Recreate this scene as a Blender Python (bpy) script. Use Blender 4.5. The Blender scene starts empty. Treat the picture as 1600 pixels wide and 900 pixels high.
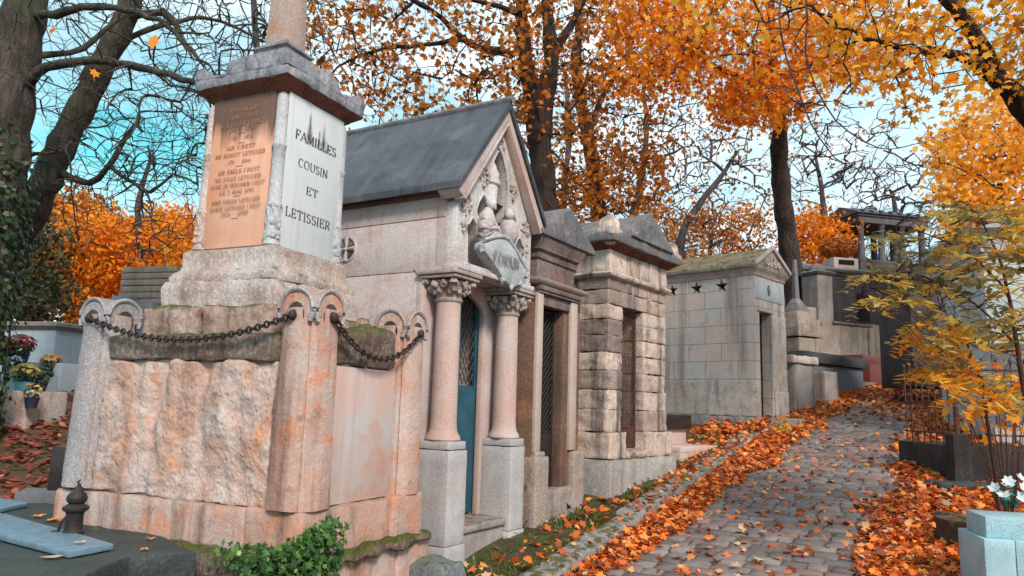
import bpy, bmesh, math, random
import numpy as np
from mathutils import Vector, Matrix, noise
R = math.radians
rnd = random.Random(7)
SC = bpy.context.scene
COL = SC.collection

# ------------------------------------------------------------------ camera
F_PX = 1150.0
PITCH, ROLL = R(9.1), R(1.8)
CAM = np.array([0.0, 0.0, 1.6])
_f = np.array([0, math.cos(PITCH), math.sin(PITCH)])
_u = np.array([0, -math.sin(PITCH), math.cos(PITCH)])
_r = np.array([1.0, 0, 0])
RT = _r*math.cos(ROLL) + _u*math.sin(ROLL)
UP = -_r*math.sin(ROLL) + _u*math.cos(ROLL)
def at(x, y, Y):
    """point seen at pixel (x, y) of a 1600x900 picture, at forward distance Y"""
    d = RT*(x-800)/F_PX - UP*(y-450)/F_PX + _f
    return CAM + d*(Y/d[1])
cd = bpy.data.cameras.new('camera'); cam = bpy.data.objects.new('camera', cd); COL.objects.link(cam)
cd.sensor_width = 36; cd.lens = 36*F_PX/1600; cd.clip_end = 2000; cd.clip_start = 0.05
cam.matrix_world = Matrix(((RT[0], UP[0], -_f[0], CAM[0]), (RT[1], UP[1], -_f[1], CAM[1]), (RT[2], UP[2], -_f[2], CAM[2]), (0, 0, 0, 1)))
SC.camera = cam

# ------------------------------------------------------------------ ground shape
_US = np.array([-12, -5, 0, 4.6, 6.95, 8.84, 13.9, 25, 40, 80, 400]); _ZS = np.array([-.5, -.2, 0, .39, .684, .92, 1.58, 3.02, 3.8, 4.4, 4.4])
def gz(x, y):
    u = x*.5 + y*.866
    v = x*.866 - y*.5
    return (np.interp(u-.5, _US, _ZS) + np.interp(u+.5, _US, _ZS) + 2*np.interp(u, _US, _ZS))/4 + np.clip(.15*(-v-5), 0, 1.1)
def shift(u):
    return .012*np.maximum(u-11, 0)**1.6 if not np.isscalar(u) else .012*max(u-11, 0)**1.6
def uv(u, v):
    v = v + shift(u)
    return (u*.5 + v*.866, u*.866 - v*.5)
def uvz(u, v, dz=0):
    x, y = uv(u, v); return Vector((x, y, float(gz(x, y)) + dz))

# ------------------------------------------------------------------ node helpers
class NT:
    def __init__(s, name):
        s.m = bpy.data.materials.new(name); s.m.use_nodes = True
        s.t = s.m.node_tree; s.t.nodes.clear()
        s.out = s.n('ShaderNodeOutputMaterial')
        s.b = s.n('ShaderNodeBsdfPrincipled'); s.l(s.b.outputs[0], s.out.inputs[0])
        s.b.inputs['Roughness'].default_value = .85
        s.b.inputs['Specular IOR Level'].default_value = .3
        s.tc = s.n('ShaderNodeTexCoord')
    def n(s, t): return s.t.nodes.new(t)
    def l(s, a, b): s.t.links.new(a, b)
    def put(s, sock, v):
        if isinstance(v, bpy.types.NodeSocket): s.l(v, sock)
        elif isinstance(v, (tuple, list)) and len(v) == 3 and sock.type == 'RGBA': sock.default_value = (*v, 1)
        else: sock.default_value = v
    def mapping(s, scale=(1, 1, 1), rot=(0, 0, 0), src=None):
        m = s.n('ShaderNodeMapping'); s.l(src or s.tc.outputs['Object'], m.inputs[0])
        m.inputs['Scale'].default_value = scale; m.inputs['Rotation'].default_value = rot; return m.outputs[0]
    def noise(s, scale, detail=5, rough=.6, vec=None, dist=0):
        n = s.n('ShaderNodeTexNoise'); s.l(vec or s.tc.outputs['Object'], n.inputs[0])
        n.inputs['Scale'].default_value = scale; n.inputs['Detail'].default_value = detail
        n.inputs['Roughness'].default_value = rough; n.inputs['Distortion'].default_value = dist; return n.outputs[0]
    def vor(s, scale, vec=None, feat='F1', out='Distance', rand=1):
        n = s.n('ShaderNodeTexVoronoi'); n.feature = feat; s.l(vec or s.tc.outputs['Object'], n.inputs[0])
        n.inputs['Scale'].default_value = scale; n.inputs['Randomness'].default_value = rand; return n.outputs[out]
    def ramp(s, v, a, b, inv=False):
        n = s.n('ShaderNodeMapRange'); s.put(n.inputs[0], v); n.inputs[1].default_value = a; n.inputs[2].default_value = b
        n.inputs[3].default_value = 1 if inv else 0; n.inputs[4].default_value = 0 if inv else 1; n.clamp = True; return n.outputs[0]
    def mr(s, v, a, b, c, d):
        n = s.n('ShaderNodeMapRange'); s.put(n.inputs[0], v)
        for i, q in enumerate((a, b, c, d)): n.inputs[1+i].default_value = q
        return n.outputs[0]
    def mth(s, op, a, b=0.0):
        n = s.n('ShaderNodeMath'); n.operation = op; s.put(n.inputs[0], a); s.put(n.inputs[1], b); return n.outputs[0]
    def mix(s, f, a, b, mode='MIX'):
        n = s.n('ShaderNodeMix'); n.data_type = 'RGBA'; n.blend_type = mode; n.clamp_factor = True
        s.put(n.inputs[0], f); s.put(n.inputs[6], a); s.put(n.inputs[7], b); return n.outputs[2]
    def sep(s, v, i):
        n = s.n('ShaderNodeSeparateXYZ'); s.l(v, n.inputs[0]); return n.outputs[i]
    def attr(s, name):
        n = s.n('ShaderNodeAttribute'); n.attribute_name = name; return n
    def bump(s, h, strength=.5, dist=.02, prev=None):
        n = s.n('ShaderNodeBump'); s.put(n.inputs['Height'], h); n.inputs['Strength'].default_value = strength
        n.inputs['Distance'].default_value = dist
        if prev: s.l(prev, n.inputs['Normal'])
        return n.outputs[0]
    def normal_z(s):
        g = s.n('ShaderNodeNewGeometry'); return s.sep(g.outputs['Normal'], 2)
    def fin(s, col=None, nrm=None, rough=None, **kw):
        if col is not None: s.put(s.b.inputs['Base Color'], col)
        if nrm is not None: s.l(nrm, s.b.inputs['Normal'])
        if rough is not None: s.put(s.b.inputs['Roughness'], rough)
        for k, v in kw.items(): s.put(s.b.inputs[k.replace('_', ' ')], v)
        return s.m

def stone(name, c1, c2, stain=(.12, .09, .08), stain_amt=.5, top=(.10, .10, .09), top_amt=.6, moss=0., speck=.25, bump=.5,
          grain=60, scale=1.6, streak=(7, 7, .6), c3=None, pits=0., brick=None, tint=0., drip=.0, rough=.88):
    s = NT(name)
    n1 = s.noise(scale, 6, .62)
    col = s.mix(s.ramp(n1, .38, .62), c1, c2)
    if c3 is not None:
        col = s.mix(s.ramp(s.noise(scale*2.3, 5, .6, s.mapping((1, 1, 1), (1, .4, .2))), .52, .68), col, c3)
    if tint:
        a = s.attr('tint').outputs['Fac']
        col = s.mix(s.mth('MULTIPLY', s.ramp(a, .5, 1), tint), col, stain)
        col = s.mix(s.mth('MULTIPLY', s.ramp(a, .45, .0), tint*.7), col, tuple(min(1, q*1.35) for q in c2))
    h = None
    if brick:
        bw, bh, off = brick
        px = s.sep(s.tc.outputs['Object'], 0); py = s.sep(s.tc.outputs['Object'], 1); pz = s.sep(s.tc.outputs['Object'], 2)
        cb = s.n('ShaderNodeCombineXYZ'); s.put(cb.inputs[0], s.mth('ADD', px, py)); s.put(cb.inputs[1], s.mth('ADD', pz, off))
        bt = s.n('ShaderNodeTexBrick'); s.l(cb.outputs[0], bt.inputs[0]); bt.inputs['Scale'].default_value = 1
        bt.inputs['Brick Width'].default_value = bw; bt.inputs['Row Height'].default_value = bh; bt.inputs['Mortar Size'].default_value = .006
        bt.inputs['Mortar Smooth'].default_value = .4; bt.inputs['Color1'].default_value = (0, 0, 0, 1); bt.inputs['Color2'].default_value = (1, 1, 1, 1); bt.inputs['Mortar'].default_value = (.5, .5, .5, 1)
        col = s.mix(s.mth('MULTIPLY', s.sep(bt.outputs['Color'], 0), .55), col, c3 or c1)
        col = s.mix(s.mth('MULTIPLY', bt.outputs['Fac'], .75), col, tuple(q*.5 for q in stain))
        h = s.mth('MULTIPLY', bt.outputs['Fac'], -1.5)
    st = s.noise(1, 5, .6, s.mapping(streak))
    col = s.mix(s.mth('MULTIPLY', s.ramp(st, .5, .68), stain_amt), col, stain)
    patch = s.noise(scale*3.1, 6, .7)
    col = s.mix(s.mth('MULTIPLY', s.ramp(patch, .58, .68), stain_amt*.7), col, stain)
    fine = s.noise(grain, 3, .7)
    col = s.mix(s.mth('MULTIPLY', s.ramp(fine, .42, .60, True), speck), col, tuple(q*.35 for q in c1))
    col = s.mix(s.mth('MULTIPLY', s.ramp(fine, .55, .72), speck*.8), col, tuple(min(.8, q*1.45+.05) for q in c2))
    nz = s.normal_z()
    if top_amt:
        col = s.mix(s.mth('MULTIPLY', s.mth('MULTIPLY', s.ramp(nz, .25, .8), s.ramp(patch, .36, .5)), top_amt), col, top)
    if moss:
        mn = s.noise(9, 5, .7)
        col = s.mix(s.mth('MULTIPLY', s.mth('MULTIPLY', s.ramp(nz, .1, .7), s.ramp(mn, .62-moss*.35, .70-moss*.3)), .95), col, s.mix(s.ramp(s.noise(40, 2), .4, .6), (.09, .085, .015), (.035, .05, .008)))
    hh = s.mth('ADD', s.mth('MULTIPLY', fine, .5), s.mth('MULTIPLY', patch, 1.6))
    if h is not None: hh = s.mth('ADD', hh, h)
    if pits:
        v = s.vor(26, s.mapping((1, 1, .8))); vn = s.ramp(v, .0, .35)
        hh = s.mth('ADD', hh, s.mth('MULTIPLY', vn, pits))
        col = s.mix(s.mth('MULTIPLY', s.ramp(v, .22, .05), min(1, pits*.5)), col, tuple(q*.55 for q in stain))
    return s.fin(col, s.bump(hh, bump, .012), rough)

def plain(name, col, rough=.6, var=.25, scale=8, bump=.15, metallic=0.):
    s = NT(name); n = s.noise(scale, 5)
    c = s.mix(s.ramp(n, .35, .65), tuple(q*(1-var) for q in col), tuple(min(1, q*(1+var)) for q in col))
    s.b.inputs['Metallic'].default_value = metallic
    return s.fin(c, s.bump(s.noise(scale*5, 4), bump, .01), rough)

# ------------------------------------------------------------------ mesh helpers
def tagp(o, label=None, cat=None, group=None, kind=None):
    if label: o['label'] = label
    if cat: o['category'] = cat
    if group: o['group'] = group
    if kind: o['kind'] = kind
    return o
def empty(name, loc, rz=0, label=None, cat=None, group=None):
    o = bpy.data.objects.new(name, None); COL.objects.link(o); o.location = Vector(loc); o.rotation_euler = (0, 0, rz)
    o.empty_display_size = .2
    return tagp(o, label, cat, group)
def frame_empty(name, a, o, label, cat, group=None):
    return empty(name, o, math.pi/2 - R(a), label, cat, group)
def copy_tree(o, parent=None):
    c = o.copy(); COL.objects.link(c); c.parent = parent
    for ch in list(o.children): copy_tree(ch, c)
    return c

class G:
    """collects shapes for one mesh object"""
    def __init__(s): s.bm = bmesh.new(); s.tint = s.bm.faces.layers.float.new('ft'); s.cur = .5
    def _fin(s, verts, bevel, seg=2):
        faces = {f for v in verts for f in v.link_faces}
        if bevel > 0:
            ed = {e for f in faces for e in f.edges}
            r = bmesh.ops.bevel(s.bm, geom=list(ed), offset=bevel, segments=seg, affect='EDGES', profile=.5, clamp_overlap=True)
            faces = {f for v in r['verts'] for f in v.link_faces} | {f for f in faces if f.is_valid}
            allf = set(faces)
            for f in list(faces):
                for v in f.verts: allf |= set(v.link_faces)
            faces = allf
        for f in faces: f[s.tint] = s.cur
    def hexa(s, p, bevel=.008, seg=2):
        v = [s.bm.verts.new(q) for q in p]
        for i in ((0, 3, 2, 1), (4, 5, 6, 7), (0, 1, 5, 4), (1, 2, 6, 5), (2, 3, 7, 6), (3, 0, 4, 7)): s.bm.faces.new([v[k] for k in i])
        s._fin(v, bevel, seg)
    def box(s, x0, x1, y0, y1, z0, z1, bevel=.008, tx=0, ty=0, seg=2):
        s.hexa([(x0, y0, z0), (x1, y0, z0), (x1, y1, z0), (x0, y1, z0), (x0+tx, y0+ty, z1), (x1-tx, y0+ty, z1), (x1-tx, y1-ty, z1), (x0+tx, y1-ty, z1)], bevel, seg)
    def cut(s, x0, x1, y0, y1, z0, z1, j=.012, bevel=.015, seg=2):
        q = lambda: rnd.uniform(-j, j)
        P = [(x0, y0, z0), (x1, y0, z0), (x1, y1, z0), (x0, y1, z0), (x0, y0, z1), (x1, y0, z1), (x1, y1, z1), (x0, y1, z1)]
        s.hexa([(a+q(), b+q(), c+q()*.4) for a, b, c in P], bevel, seg)
    def prism(s, poly, axis, a0, a1, bevel=0.0, seg=1):
        """poly: 2D points; axis 'y': (x,z); 'x': (y,z); 'z': (x,y)"""
        def P(p, a): return (p[0], a, p[1]) if axis == 'y' else ((a, p[0], p[1]) if axis == 'x' else (p[0], p[1], a))
        A = [s.bm.verts.new(P(p, a0)) for p in poly]; B = [s.bm.verts.new(P(p, a1)) for p in poly]
        n = len(poly); fs = [s.bm.faces.new(A), s.bm.faces.new(B[::-1])]
        for i in range(n): fs.append(s.bm.faces.new((A[i], B[i], B[(i+1) % n], A[(i+1) % n])))
        bmesh.ops.recalc_face_normals(s.bm, faces=fs)
        s._fin(A+B, bevel, seg)
    def lathe(s, cx, cy, prof, n=20, caps=True, sq=None):
        rings = []
        for r, z in prof:
            ring = []
            for k in range(n):
                a = 2*math.pi*k/n
                c, q = math.cos(a), math.sin(a)
                ring.append(s.bm.verts.new((cx+r*c, cy+r*q, z)))
            rings.append(ring)
        for A, B in zip(rings, rings[1:]):
            for k in range(n): s.bm.faces.new((A[k], A[(k+1) % n], B[(k+1) % n], B[k]))
        if caps:
            s.bm.faces.new(rings[0][::-1]); s.bm.faces.new(rings[-1])
        for ring in rings:
            for v in ring:
                for f in v.link_faces: f[s.tint] = s.cur
    def sweep(s, x0, x1, y0, y1, prof, back=True):
        """square moulding: prof = [(out, z)] around rectangle; closed top/bottom"""
        rings = [[s.bm.verts.new(q) for q in ((x0-o, y0-o, z), (x1+o, y0-o, z), (x1+o, y1+o, z), (x0-o, y1+o, z))] for o, z in prof]
        for A, B in zip(rings, rings[1:]):
            for k in range(4): s.bm.faces.new((A[k], A[(k+1) % 4], B[(k+1) % 4], B[k]))
        s.bm.faces.new(rings[0][::-1]); s.bm.faces.new(rings[-1])
    def tube(s, pts, rad, n=8, caps=True):
        pts = [Vector(p) for p in pts]; rings = []
        if not hasattr(rad, '__len__'): rad = [rad]*len(pts)
        up = Vector((0, 0, 1))
        d0 = (pts[-1]-pts[0]).normalized() if (pts[-1]-pts[0]).length > 1e-6 else Vector((1, 0, 0))
        if abs(d0.z) > .9: up = Vector((1, 0, 0))
        for i, p in enumerate(pts):
            d = (pts[min(i+1, len(pts)-1)]-pts[max(i-1, 0)]).normalized()
            a = d.cross(up).normalized(); b = a.cross(d).normalized()
            rings.append([s.bm.verts.new(p+(a*math.cos(t)+b*math.sin(t))*rad[i]) for t in [2*math.pi*k/n for k in range(n)]])
        for A, B in zip(rings, rings[1:]):
            for k in range(n): s.bm.faces.new((A[k], A[(k+1) % n], B[(k+1) % n], B[k]))
        if caps: s.bm.faces.new(rings[0][::-1]); s.bm.faces.new(rings[-1])
        return rings
    def ball(s, c, r, sub=2, sc=(1, 1, 1), jit=0., rot=None):
        m = Matrix.Translation(c) @ (rot.to_4x4() if rot else Matrix()) @ Matrix.Diagonal((r*sc[0], r*sc[1], r*sc[2], 1))
        v = bmesh.ops.create_icosphere(s.bm, subdivisions=sub, radius=1, matrix=m)['verts']
        if jit:
            for q in v:
                n = noise.noise(q.co*(1.2/r)+Vector(c)*3); q.co += (q.co-Vector(c))*n*jit
    def torus(s, M, R0, r, n=10, m=6, sx=1.0):
        rings = []
        for i in range(n):
            a = 2*math.pi*i/n; ring = []
            for k in range(m):
                b = 2*math.pi*k/m
                ring.append(s.bm.verts.new(M @ Vector(((R0+r*math.cos(b))*math.cos(a)*sx, (R0+r*math.cos(b))*math.sin(a), r*math.sin(b)))))
            rings.append(ring)
        for i in range(n):
            A, B = rings[i], rings[(i+1) % n]
            for k in range(m): s.bm.faces.new((A[k], B[k], B[(k+1) % m], A[(k+1) % m]))
    def rough(s, amp, scale, maxe=.05, it=5, keep=None, aniso=(1, 1, 1)):
        for _ in range(it):
            ed = [e for e in s.bm.edges if e.calc_length() > maxe]
            if not ed or len(s.bm.verts) > 40000: break
            bmesh.ops.subdivide_edges(s.bm, edges=ed, cuts=1, use_grid_fill=True)
        bmesh.ops.triangulate(s.bm, faces=[f for f in s.bm.faces if len(f.verts) > 4])
        s.bm.normal_update()
        off = Vector((rnd.uniform(0, 50), rnd.uniform(0, 50), rnd.uniform(0, 50)))
        new = {}
        for v in s.bm.verts:
            p = Vector((v.co.x*aniso[0], v.co.y*aniso[1], v.co.z*aniso[2]))*scale+off
            d = noise.fractal(p, 1.0, 2.0, 4)
            k = keep(v.co) if keep else 1
            new[v] = v.co + v.normal*d*amp*k
        for v, c in new.items(): v.co = c
    def build(s, name, mat, parent=None, angle=40, fix=True):
        if fix: bmesh.ops.recalc_face_normals(s.bm, faces=s.bm.faces[:])
        me = bpy.data.meshes.new(name)
        vals = [f[s.tint] for f in s.bm.faces]
        s.bm.to_mesh(me); s.bm.free()
        if me.polygons:
            a = me.attributes.new('tint', 'FLOAT', 'FACE'); a.data.foreach_set('value', vals)
            me.shade_smooth(); me.set_sharp_from_angle(angle=R(angle))
        o = bpy.data.objects.new(name, me); COL.objects.link(o)
        if mat: me.materials.append(mat)
        if parent: o.parent = parent
        return o

def plate(outer, holes, depth, bevel=0.0):
    """returns list of (verts, faces) of a pierced slab; poly in (x,z), depth along +y from 0"""
    cu = bpy.data.curves.new('tmp', 'CURVE'); cu.dimensions = '2D'; cu.fill_mode = 'BOTH'; cu.extrude = depth/2; cu.bevel_depth = bevel; cu.bevel_resolution = 1
    for poly in [outer]+holes:
        sp = cu.splines.new('POLY'); sp.points.add(len(poly)-1); sp.use_cyclic_u = True
        for i, p in enumerate(poly): sp.points[i].co = (p[0], p[1], 0, 1)
    ob = bpy.data.objects.new('tmp', cu); COL.objects.link(ob)
    dg = bpy.context.evaluated_depsgraph_get(); me = bpy.data.meshes.new_from_object(ob.evaluated_get(dg))
    V = [(v.co.x, depth/2 - v.co.z, v.co.y) for v in me.vertices]; Fc = [tuple(p.vertices) for p in me.polygons]
    bpy.data.objects.remove(ob); bpy.data.curves.remove(cu); bpy.data.meshes.remove(me)
    return V, Fc
def add_mesh(g, V, Fc, off=(0, 0, 0)):
    vs = [g.bm.verts.new((a+off[0], b+off[1], c+off[2])) for a, b, c in V]
    for f in Fc:
        try: g.bm.faces.new([vs[i] for i in f])
        except ValueError: pass
    bmesh.ops.remove_doubles(g.bm, verts=vs, dist=1e-5)

# ------------------------------------------------------------------ engraved lettering (serif strokes, contrast by direction)
def _arc(cx, cy, rx, ry, a0, a1, n=9):
    return [(cx+rx*math.cos(R(a0+(a1-a0)*i/n)), cy+ry*math.sin(R(a0+(a1-a0)*i/n))) for i in range(n+1)]
GLY = {
 'A': (.85, [[(.06, 0), (.42, 1)], [(.42, 1), (.8, 0)], [(.2, .33), (.68, .33)]], [(.06, 0), (.8, 0)]),
 'B': (.7, [[(.15, 0), (.15, 1)], [(.15, 1), (.35, 1)]+_arc(.35, .76, .25, .24, 90, -90)+[(.15, .52)], [(.35, .52)]+_arc(.37, .26, .27, .26, 90, -90)+[(.15, 0)]], []),
 'C': (.8, [_arc(.45, .5, .38, .5, 45, 315, 14)], []),
 'D': (.8, [[(.15, 0), (.15, 1)], [(.15, 1), (.35, 1)]+_arc(.35, .5, .37, .5, 90, -90, 12)+[(.15, 0)]], []),
 'E': (.7, [[(.15, 0), (.15, 1)], [(.05, 1), (.6, 1), (.6, .8)], [(.15, .5), (.45, .5), ], [(.45, .4), (.45, .6)], [(.05, 0), (.62, 0), (.62, .22)]], []),
 'F': (.66, [[(.15, 0), (.15, 1)], [(.05, 1), (.6, 1), (.6, .8)], [(.15, .5), (.43, .5)], [(.43, .4), (.43, .6)]], [(.15, 0)]),
 'G': (.82, [_arc(.45, .5, .38, .5, 45, 340, 14), [(.74, 0), (.74, .4)]], []),
 'H': (.85, [[(.15, 0), (.15, 1)], [(.7, 0), (.7, 1)], [(.15, .5), (.7, .5)]], [(.15, 0), (.15, 1), (.7, 0), (.7, 1)]),
 'I': (.32, [[(.16, 0), (.16, 1)]], [(.16, 0), (.16, 1)]),
 'J': (.5, [[(.3, 1), (.3, .2)]+_arc(.17, .2, .13, .2, 0, -150, 5)], [(.3, 1)]),
 'L': (.66, [[(.15, 0), (.15, 1)], [(.05, 0), (.6, 0), (.6, .24)]], [(.15, 1)]),
 'M': (1.0, [[(.12, 0), (.16, 1)], [(.16, 1), (.5, .05)], [(.5, .05), (.84, 1)], [(.84, 1), (.88, 0)]], [(.12, 0), (.88, 0), (.16, 1), (.84, 1)]),
 'N': (.88, [[(.15, 0), (.15, 1)], [(.13, 1), (.72, .02)], [(.73, 0), (.73, 1)]], [(.15, 0), (.73, 1), (.12, 1)]),
 'O': (.86, [_arc(.43, .5, .36, .5, 0, 360, 20)], []),
 'P': (.68, [[(.15, 0), (.15, 1)], [(.15, 1), (.35, 1)]+_arc(.35, .73, .27, .27, 90, -90)+[(.15, .46)]], [(.15, 0)]),
 'R': (.78, [[(.15, 0), (.15, 1)], [(.15, 1), (.35, 1)]+_arc(.35, .74, .26, .26, 90, -90)+[(.15, .48)], [(.38, .48), (.7, 0)]], [(.15, 0)]),
 'S': (.62, [_arc(.31, .75, .22, .25, 20, 250, 9)+_arc(.31, .26, .25, .26, 80, -160, 10)], []),
 'T': (.76, [[(.38, 0), (.38, 1)], [(.06, .8), (.06, 1), (.7, 1), (.7, .8)]], [(.38, 0)]),
 'U': (.84, [[(.15, 1), (.15, .3)]+_arc(.43, .3, .28, .3, 180, 360, 9)+[(.71, 1)]], [(.15, 1), (.71, 1)]),
 '-': (.4, [[(.08, .45), (.32, .45)]], []), '.': (.25, [[(.1, 0), (.1, .08)]], []), ' ': (.42, [], []),
 '0': (.62, [_arc(.3, .5, .24, .5, 0, 360, 16)], []), '1': (.4, [[(.2, 0), (.2, 1)]], [(.2, 0)]),
 '6': (.62, [_arc(.32, .3, .23, .3, 0, 360, 12), [(.1, .35), (.2, .85), (.45, 1)]], []),
 '7': (.6, [[(.08, .85), (.08, 1), (.55, 1), (.25, 0)]], []), '8': (.62, [_arc(.31, .27, .25, .27, 0, 360, 12), _arc(.31, .76, .2, .23, 0, 360, 12)], []),
 '9': (.62, [_arc(.3, .7, .23, .3, 0, 360, 12), [(.52, .65), (.42, .15), (.15, 0)]], []), '5': (.6, [[(.5, 1), (.15, 1), (.12, .58)]+_arc(.28, .32, .25, .32, 110, -150, 9)], []),
}
def text_quads(txt, h, thick=.2, thin=.075, track=.1):
    """list of quads [(x,z)*4], total width"""
    q = []; x = 0
    def seg(a, b, ex=0):
        dx, dz = b[0]-a[0], b[1]-a[1]; L = math.hypot(dx, dz)
        if L < 1e-6: return
        w = (thin + (thick-thin)*(abs(dz)/L)**1.5)/2
        if dz > 0 and dx > .01: w *= .55
        nx, nz = -dz/L*w, dx/L*w
        q.append([(x+a[0]*h+nx*h, (a[1]+nz)*h), (x+a[0]*h-nx*h, (a[1]-nz)*h), (x+b[0]*h-nx*h, (b[1]-nz)*h), (x+b[0]*h+nx*h, (b[1]+nz)*h)])
    for ch in txt:
        w, strokes, ser = GLY.get(ch, GLY[' '])
        for st in strokes:
            for a, b in zip(st, st[1:]): seg(a, b)
        for sx, sz in ser: seg((sx-.14, sz), (sx+.14, sz))
        x += (w+track)*h
    return q, x-track*h
def add_text(g, txt, h, cx, z, place, width=None, **kw):
    q, w = text_quads(txt, h, **kw)
    s = 1 if width is None else width/w
    for i, quad in enumerate(q):
        vs = [g.bm.verts.new(place(cx+(a-w/2)*s, z+b, .0)) for a, b in quad]
        g.bm.faces.new(vs)
# ================================================================== materials
M = {}
M['pink'] = stone('salmon_stone', (.47, .26, .20), (.50, .40, .37), (.18, .09, .065), .8, (.2, .14, .10), .5, 0., .14, .7, 40, 2.4, c3=(.60, .25, .14), pits=.2)
M['pinkrock'] = stone('salmon_rock_face', (.50, .31, .25), (.56, .46, .43), (.24, .12, .08), .6, (.2, .14, .10), .4, 0., .18, 1.1, 32, 2.6, c3=(.60, .27, .15), pits=.4)
M['pinksmooth'] = stone('smooth_salmon_panel', (.54, .36, .30), (.47, .45, .47), (.35, .17, .12), .3, (.2, .15, .12), .4, 0., .12, .15, 90, 1.2, c3=(.52, .29, .21))
M['moss'] = stone('mossy_stone', (.16, .10, .07), (.25, .20, .17), (.05, .035, .03), .8, (.05, .05, .02), .8, .75, .5, 1.1, 30, 3)
M['mossypink'] = stone('mossy_pink_rubble', (.40, .24, .19), (.44, .34, .30), (.06, .04, .03), .85, (.06, .06, .02), .9, .6, .25, 1.0, 30, 3.2, c3=(.20, .13, .10))
M['corn'] = stone('lichen_grey_stone', (.20, .20, .24), (.32, .31, .34), (.06, .05, .06), .55, (.13, .12, .12), .7, .12, .35, .7, 45, 3, streak=(14, 14, .8))
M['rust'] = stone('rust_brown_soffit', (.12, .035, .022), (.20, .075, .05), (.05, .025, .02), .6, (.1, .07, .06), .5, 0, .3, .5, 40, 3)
M['die'] = stone('weathered_pedestal_stone', (.50, .37, .33), (.56, .50, .48), (.13, .085, .07), .45, (.2, .18, .16), .6, .15, .4, .7, 50, 2.2, c3=(.42, .28, .22), pits=.2)
M['lime'] = stone('lilac_limestone', (.45, .36, .35), (.54, .475, .475), (.22, .14, .13), .35, (.16, .14, .14), .6, 0., .25, .35, 70, 1.4, c3=(.46, .30, .26))
M['limegrey'] = stone('cool_grey_limestone', (.40, .38, .39), (.50, .48, .49), (.20, .16, .16), .25, (.2, .19, .19), .5, .1, .2, .3, 60, 1.8, c3=(.42, .36, .35))
M['carved'] = stone('carved_limestone', (.48, .41, .40), (.60, .57, .57), (.16, .10, .09), .3, (.36, .34, .34), .4, 0, .3, .4, 50, 3)
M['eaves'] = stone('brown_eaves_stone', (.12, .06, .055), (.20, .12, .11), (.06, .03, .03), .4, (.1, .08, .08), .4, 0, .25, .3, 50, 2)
M['sooty'] = stone('sooty_stone', (.14, .10, .09), (.26, .21, .20), (.035, .028, .03), .7, (.07, .07, .07), .7, .15, .35, .6, 45, 1.8, c3=(.30, .16, .11))
M['sootyorange'] = stone('sooty_orange_stone', (.14, .08, .055), (.21, .13, .095), (.04, .03, .028), .6, (.07, .07, .07), .6, 0, .3, .5, 45, 1.2, c3=(.33, .15, .08))
M['jamb'] = stone('pale_jamb_stone', (.44, .33, .28), (.50, .42, .38), (.25, .15, .11), .3, (.2, .18, .17), .5, .1, .2, .3, 60, 2)
M['patch'] = stone('patchy_weathered_stone', (.50, .34, .27), (.56, .46, .41), (.085, .07, .068), .95, (.11, .10, .10), .7, .1, .25, .9, 36, 2.8, c3=(.30, .27, .27), pits=.2, tint=.7)
M['capgrey'] = stone('dark_slab_stone', (.13, .125, .14), (.22, .21, .23), (.05, .045, .05), .5, (.15, .14, .15), .4, .2, .35, .6, 45, 2.5, c3=(.28, .24, .22))
M['star'] = stone('pale_coursed_stone', (.58, .41, .34), (.62, .54, .50), (.16, .14, .14), .75, (.19, .15, .10), .7, .2, .35, .5, 50, 1.2, c3=(.47, .45, .46), brick=(.62, .305, .02), streak=(3.5, 3.5, .35))
M['slate'] = stone('blue_grey_slate', (.032, .038, .050), (.065, .071, .088), (.15, .15, .165), .32, (.16, .17, .19), .25, 0, .2, .25, 60, 1.3, streak=(.7, 8, .7), c3=(.095, .10, .12), rough=.6)
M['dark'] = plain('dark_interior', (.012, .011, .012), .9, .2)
M['iron'] = plain('weathered_iron', (.028, .022, .022), .55, .4, 20, .4)
M['rustiron'] = plain('rusty_iron', (.075, .032, .022), .75, .5, 30, .4)
M['tealdoor'] = plain('teal_painted_metal', (.018, .075, .11), .5, .25, 6, .2)
M['navydoor'] = plain('dark_blue_painted_metal', (.02, .028, .04), .5, .25, 6, .2)
M['letter'] = plain('worn_black_lettering', (.06, .055, .06), .8, .4, 60, .1)
M['letterbrown'] = plain('worn_brown_lettering', (.30, .14, .08), .85, .45, 40, .1)
M['granitedark'] = plain('polished_dark_granite', (.03, .022, .024), .22, .35, 60, .03)
M['pinkslab'] = plain('pale_pink_polished_stone', (.55, .40, .38), .35, .08, 12, .05)
M['redgranite'] = plain('red_granite', (.13, .035, .028), .4, .25, 60, .05)
M['concrete'] = stone('grey_granite', (.10, .11, .13), (.16, .17, .19), (.06, .06, .07), .3, (.17, .15, .15), .3, .2, .3, .3, 80, 2)

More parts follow.
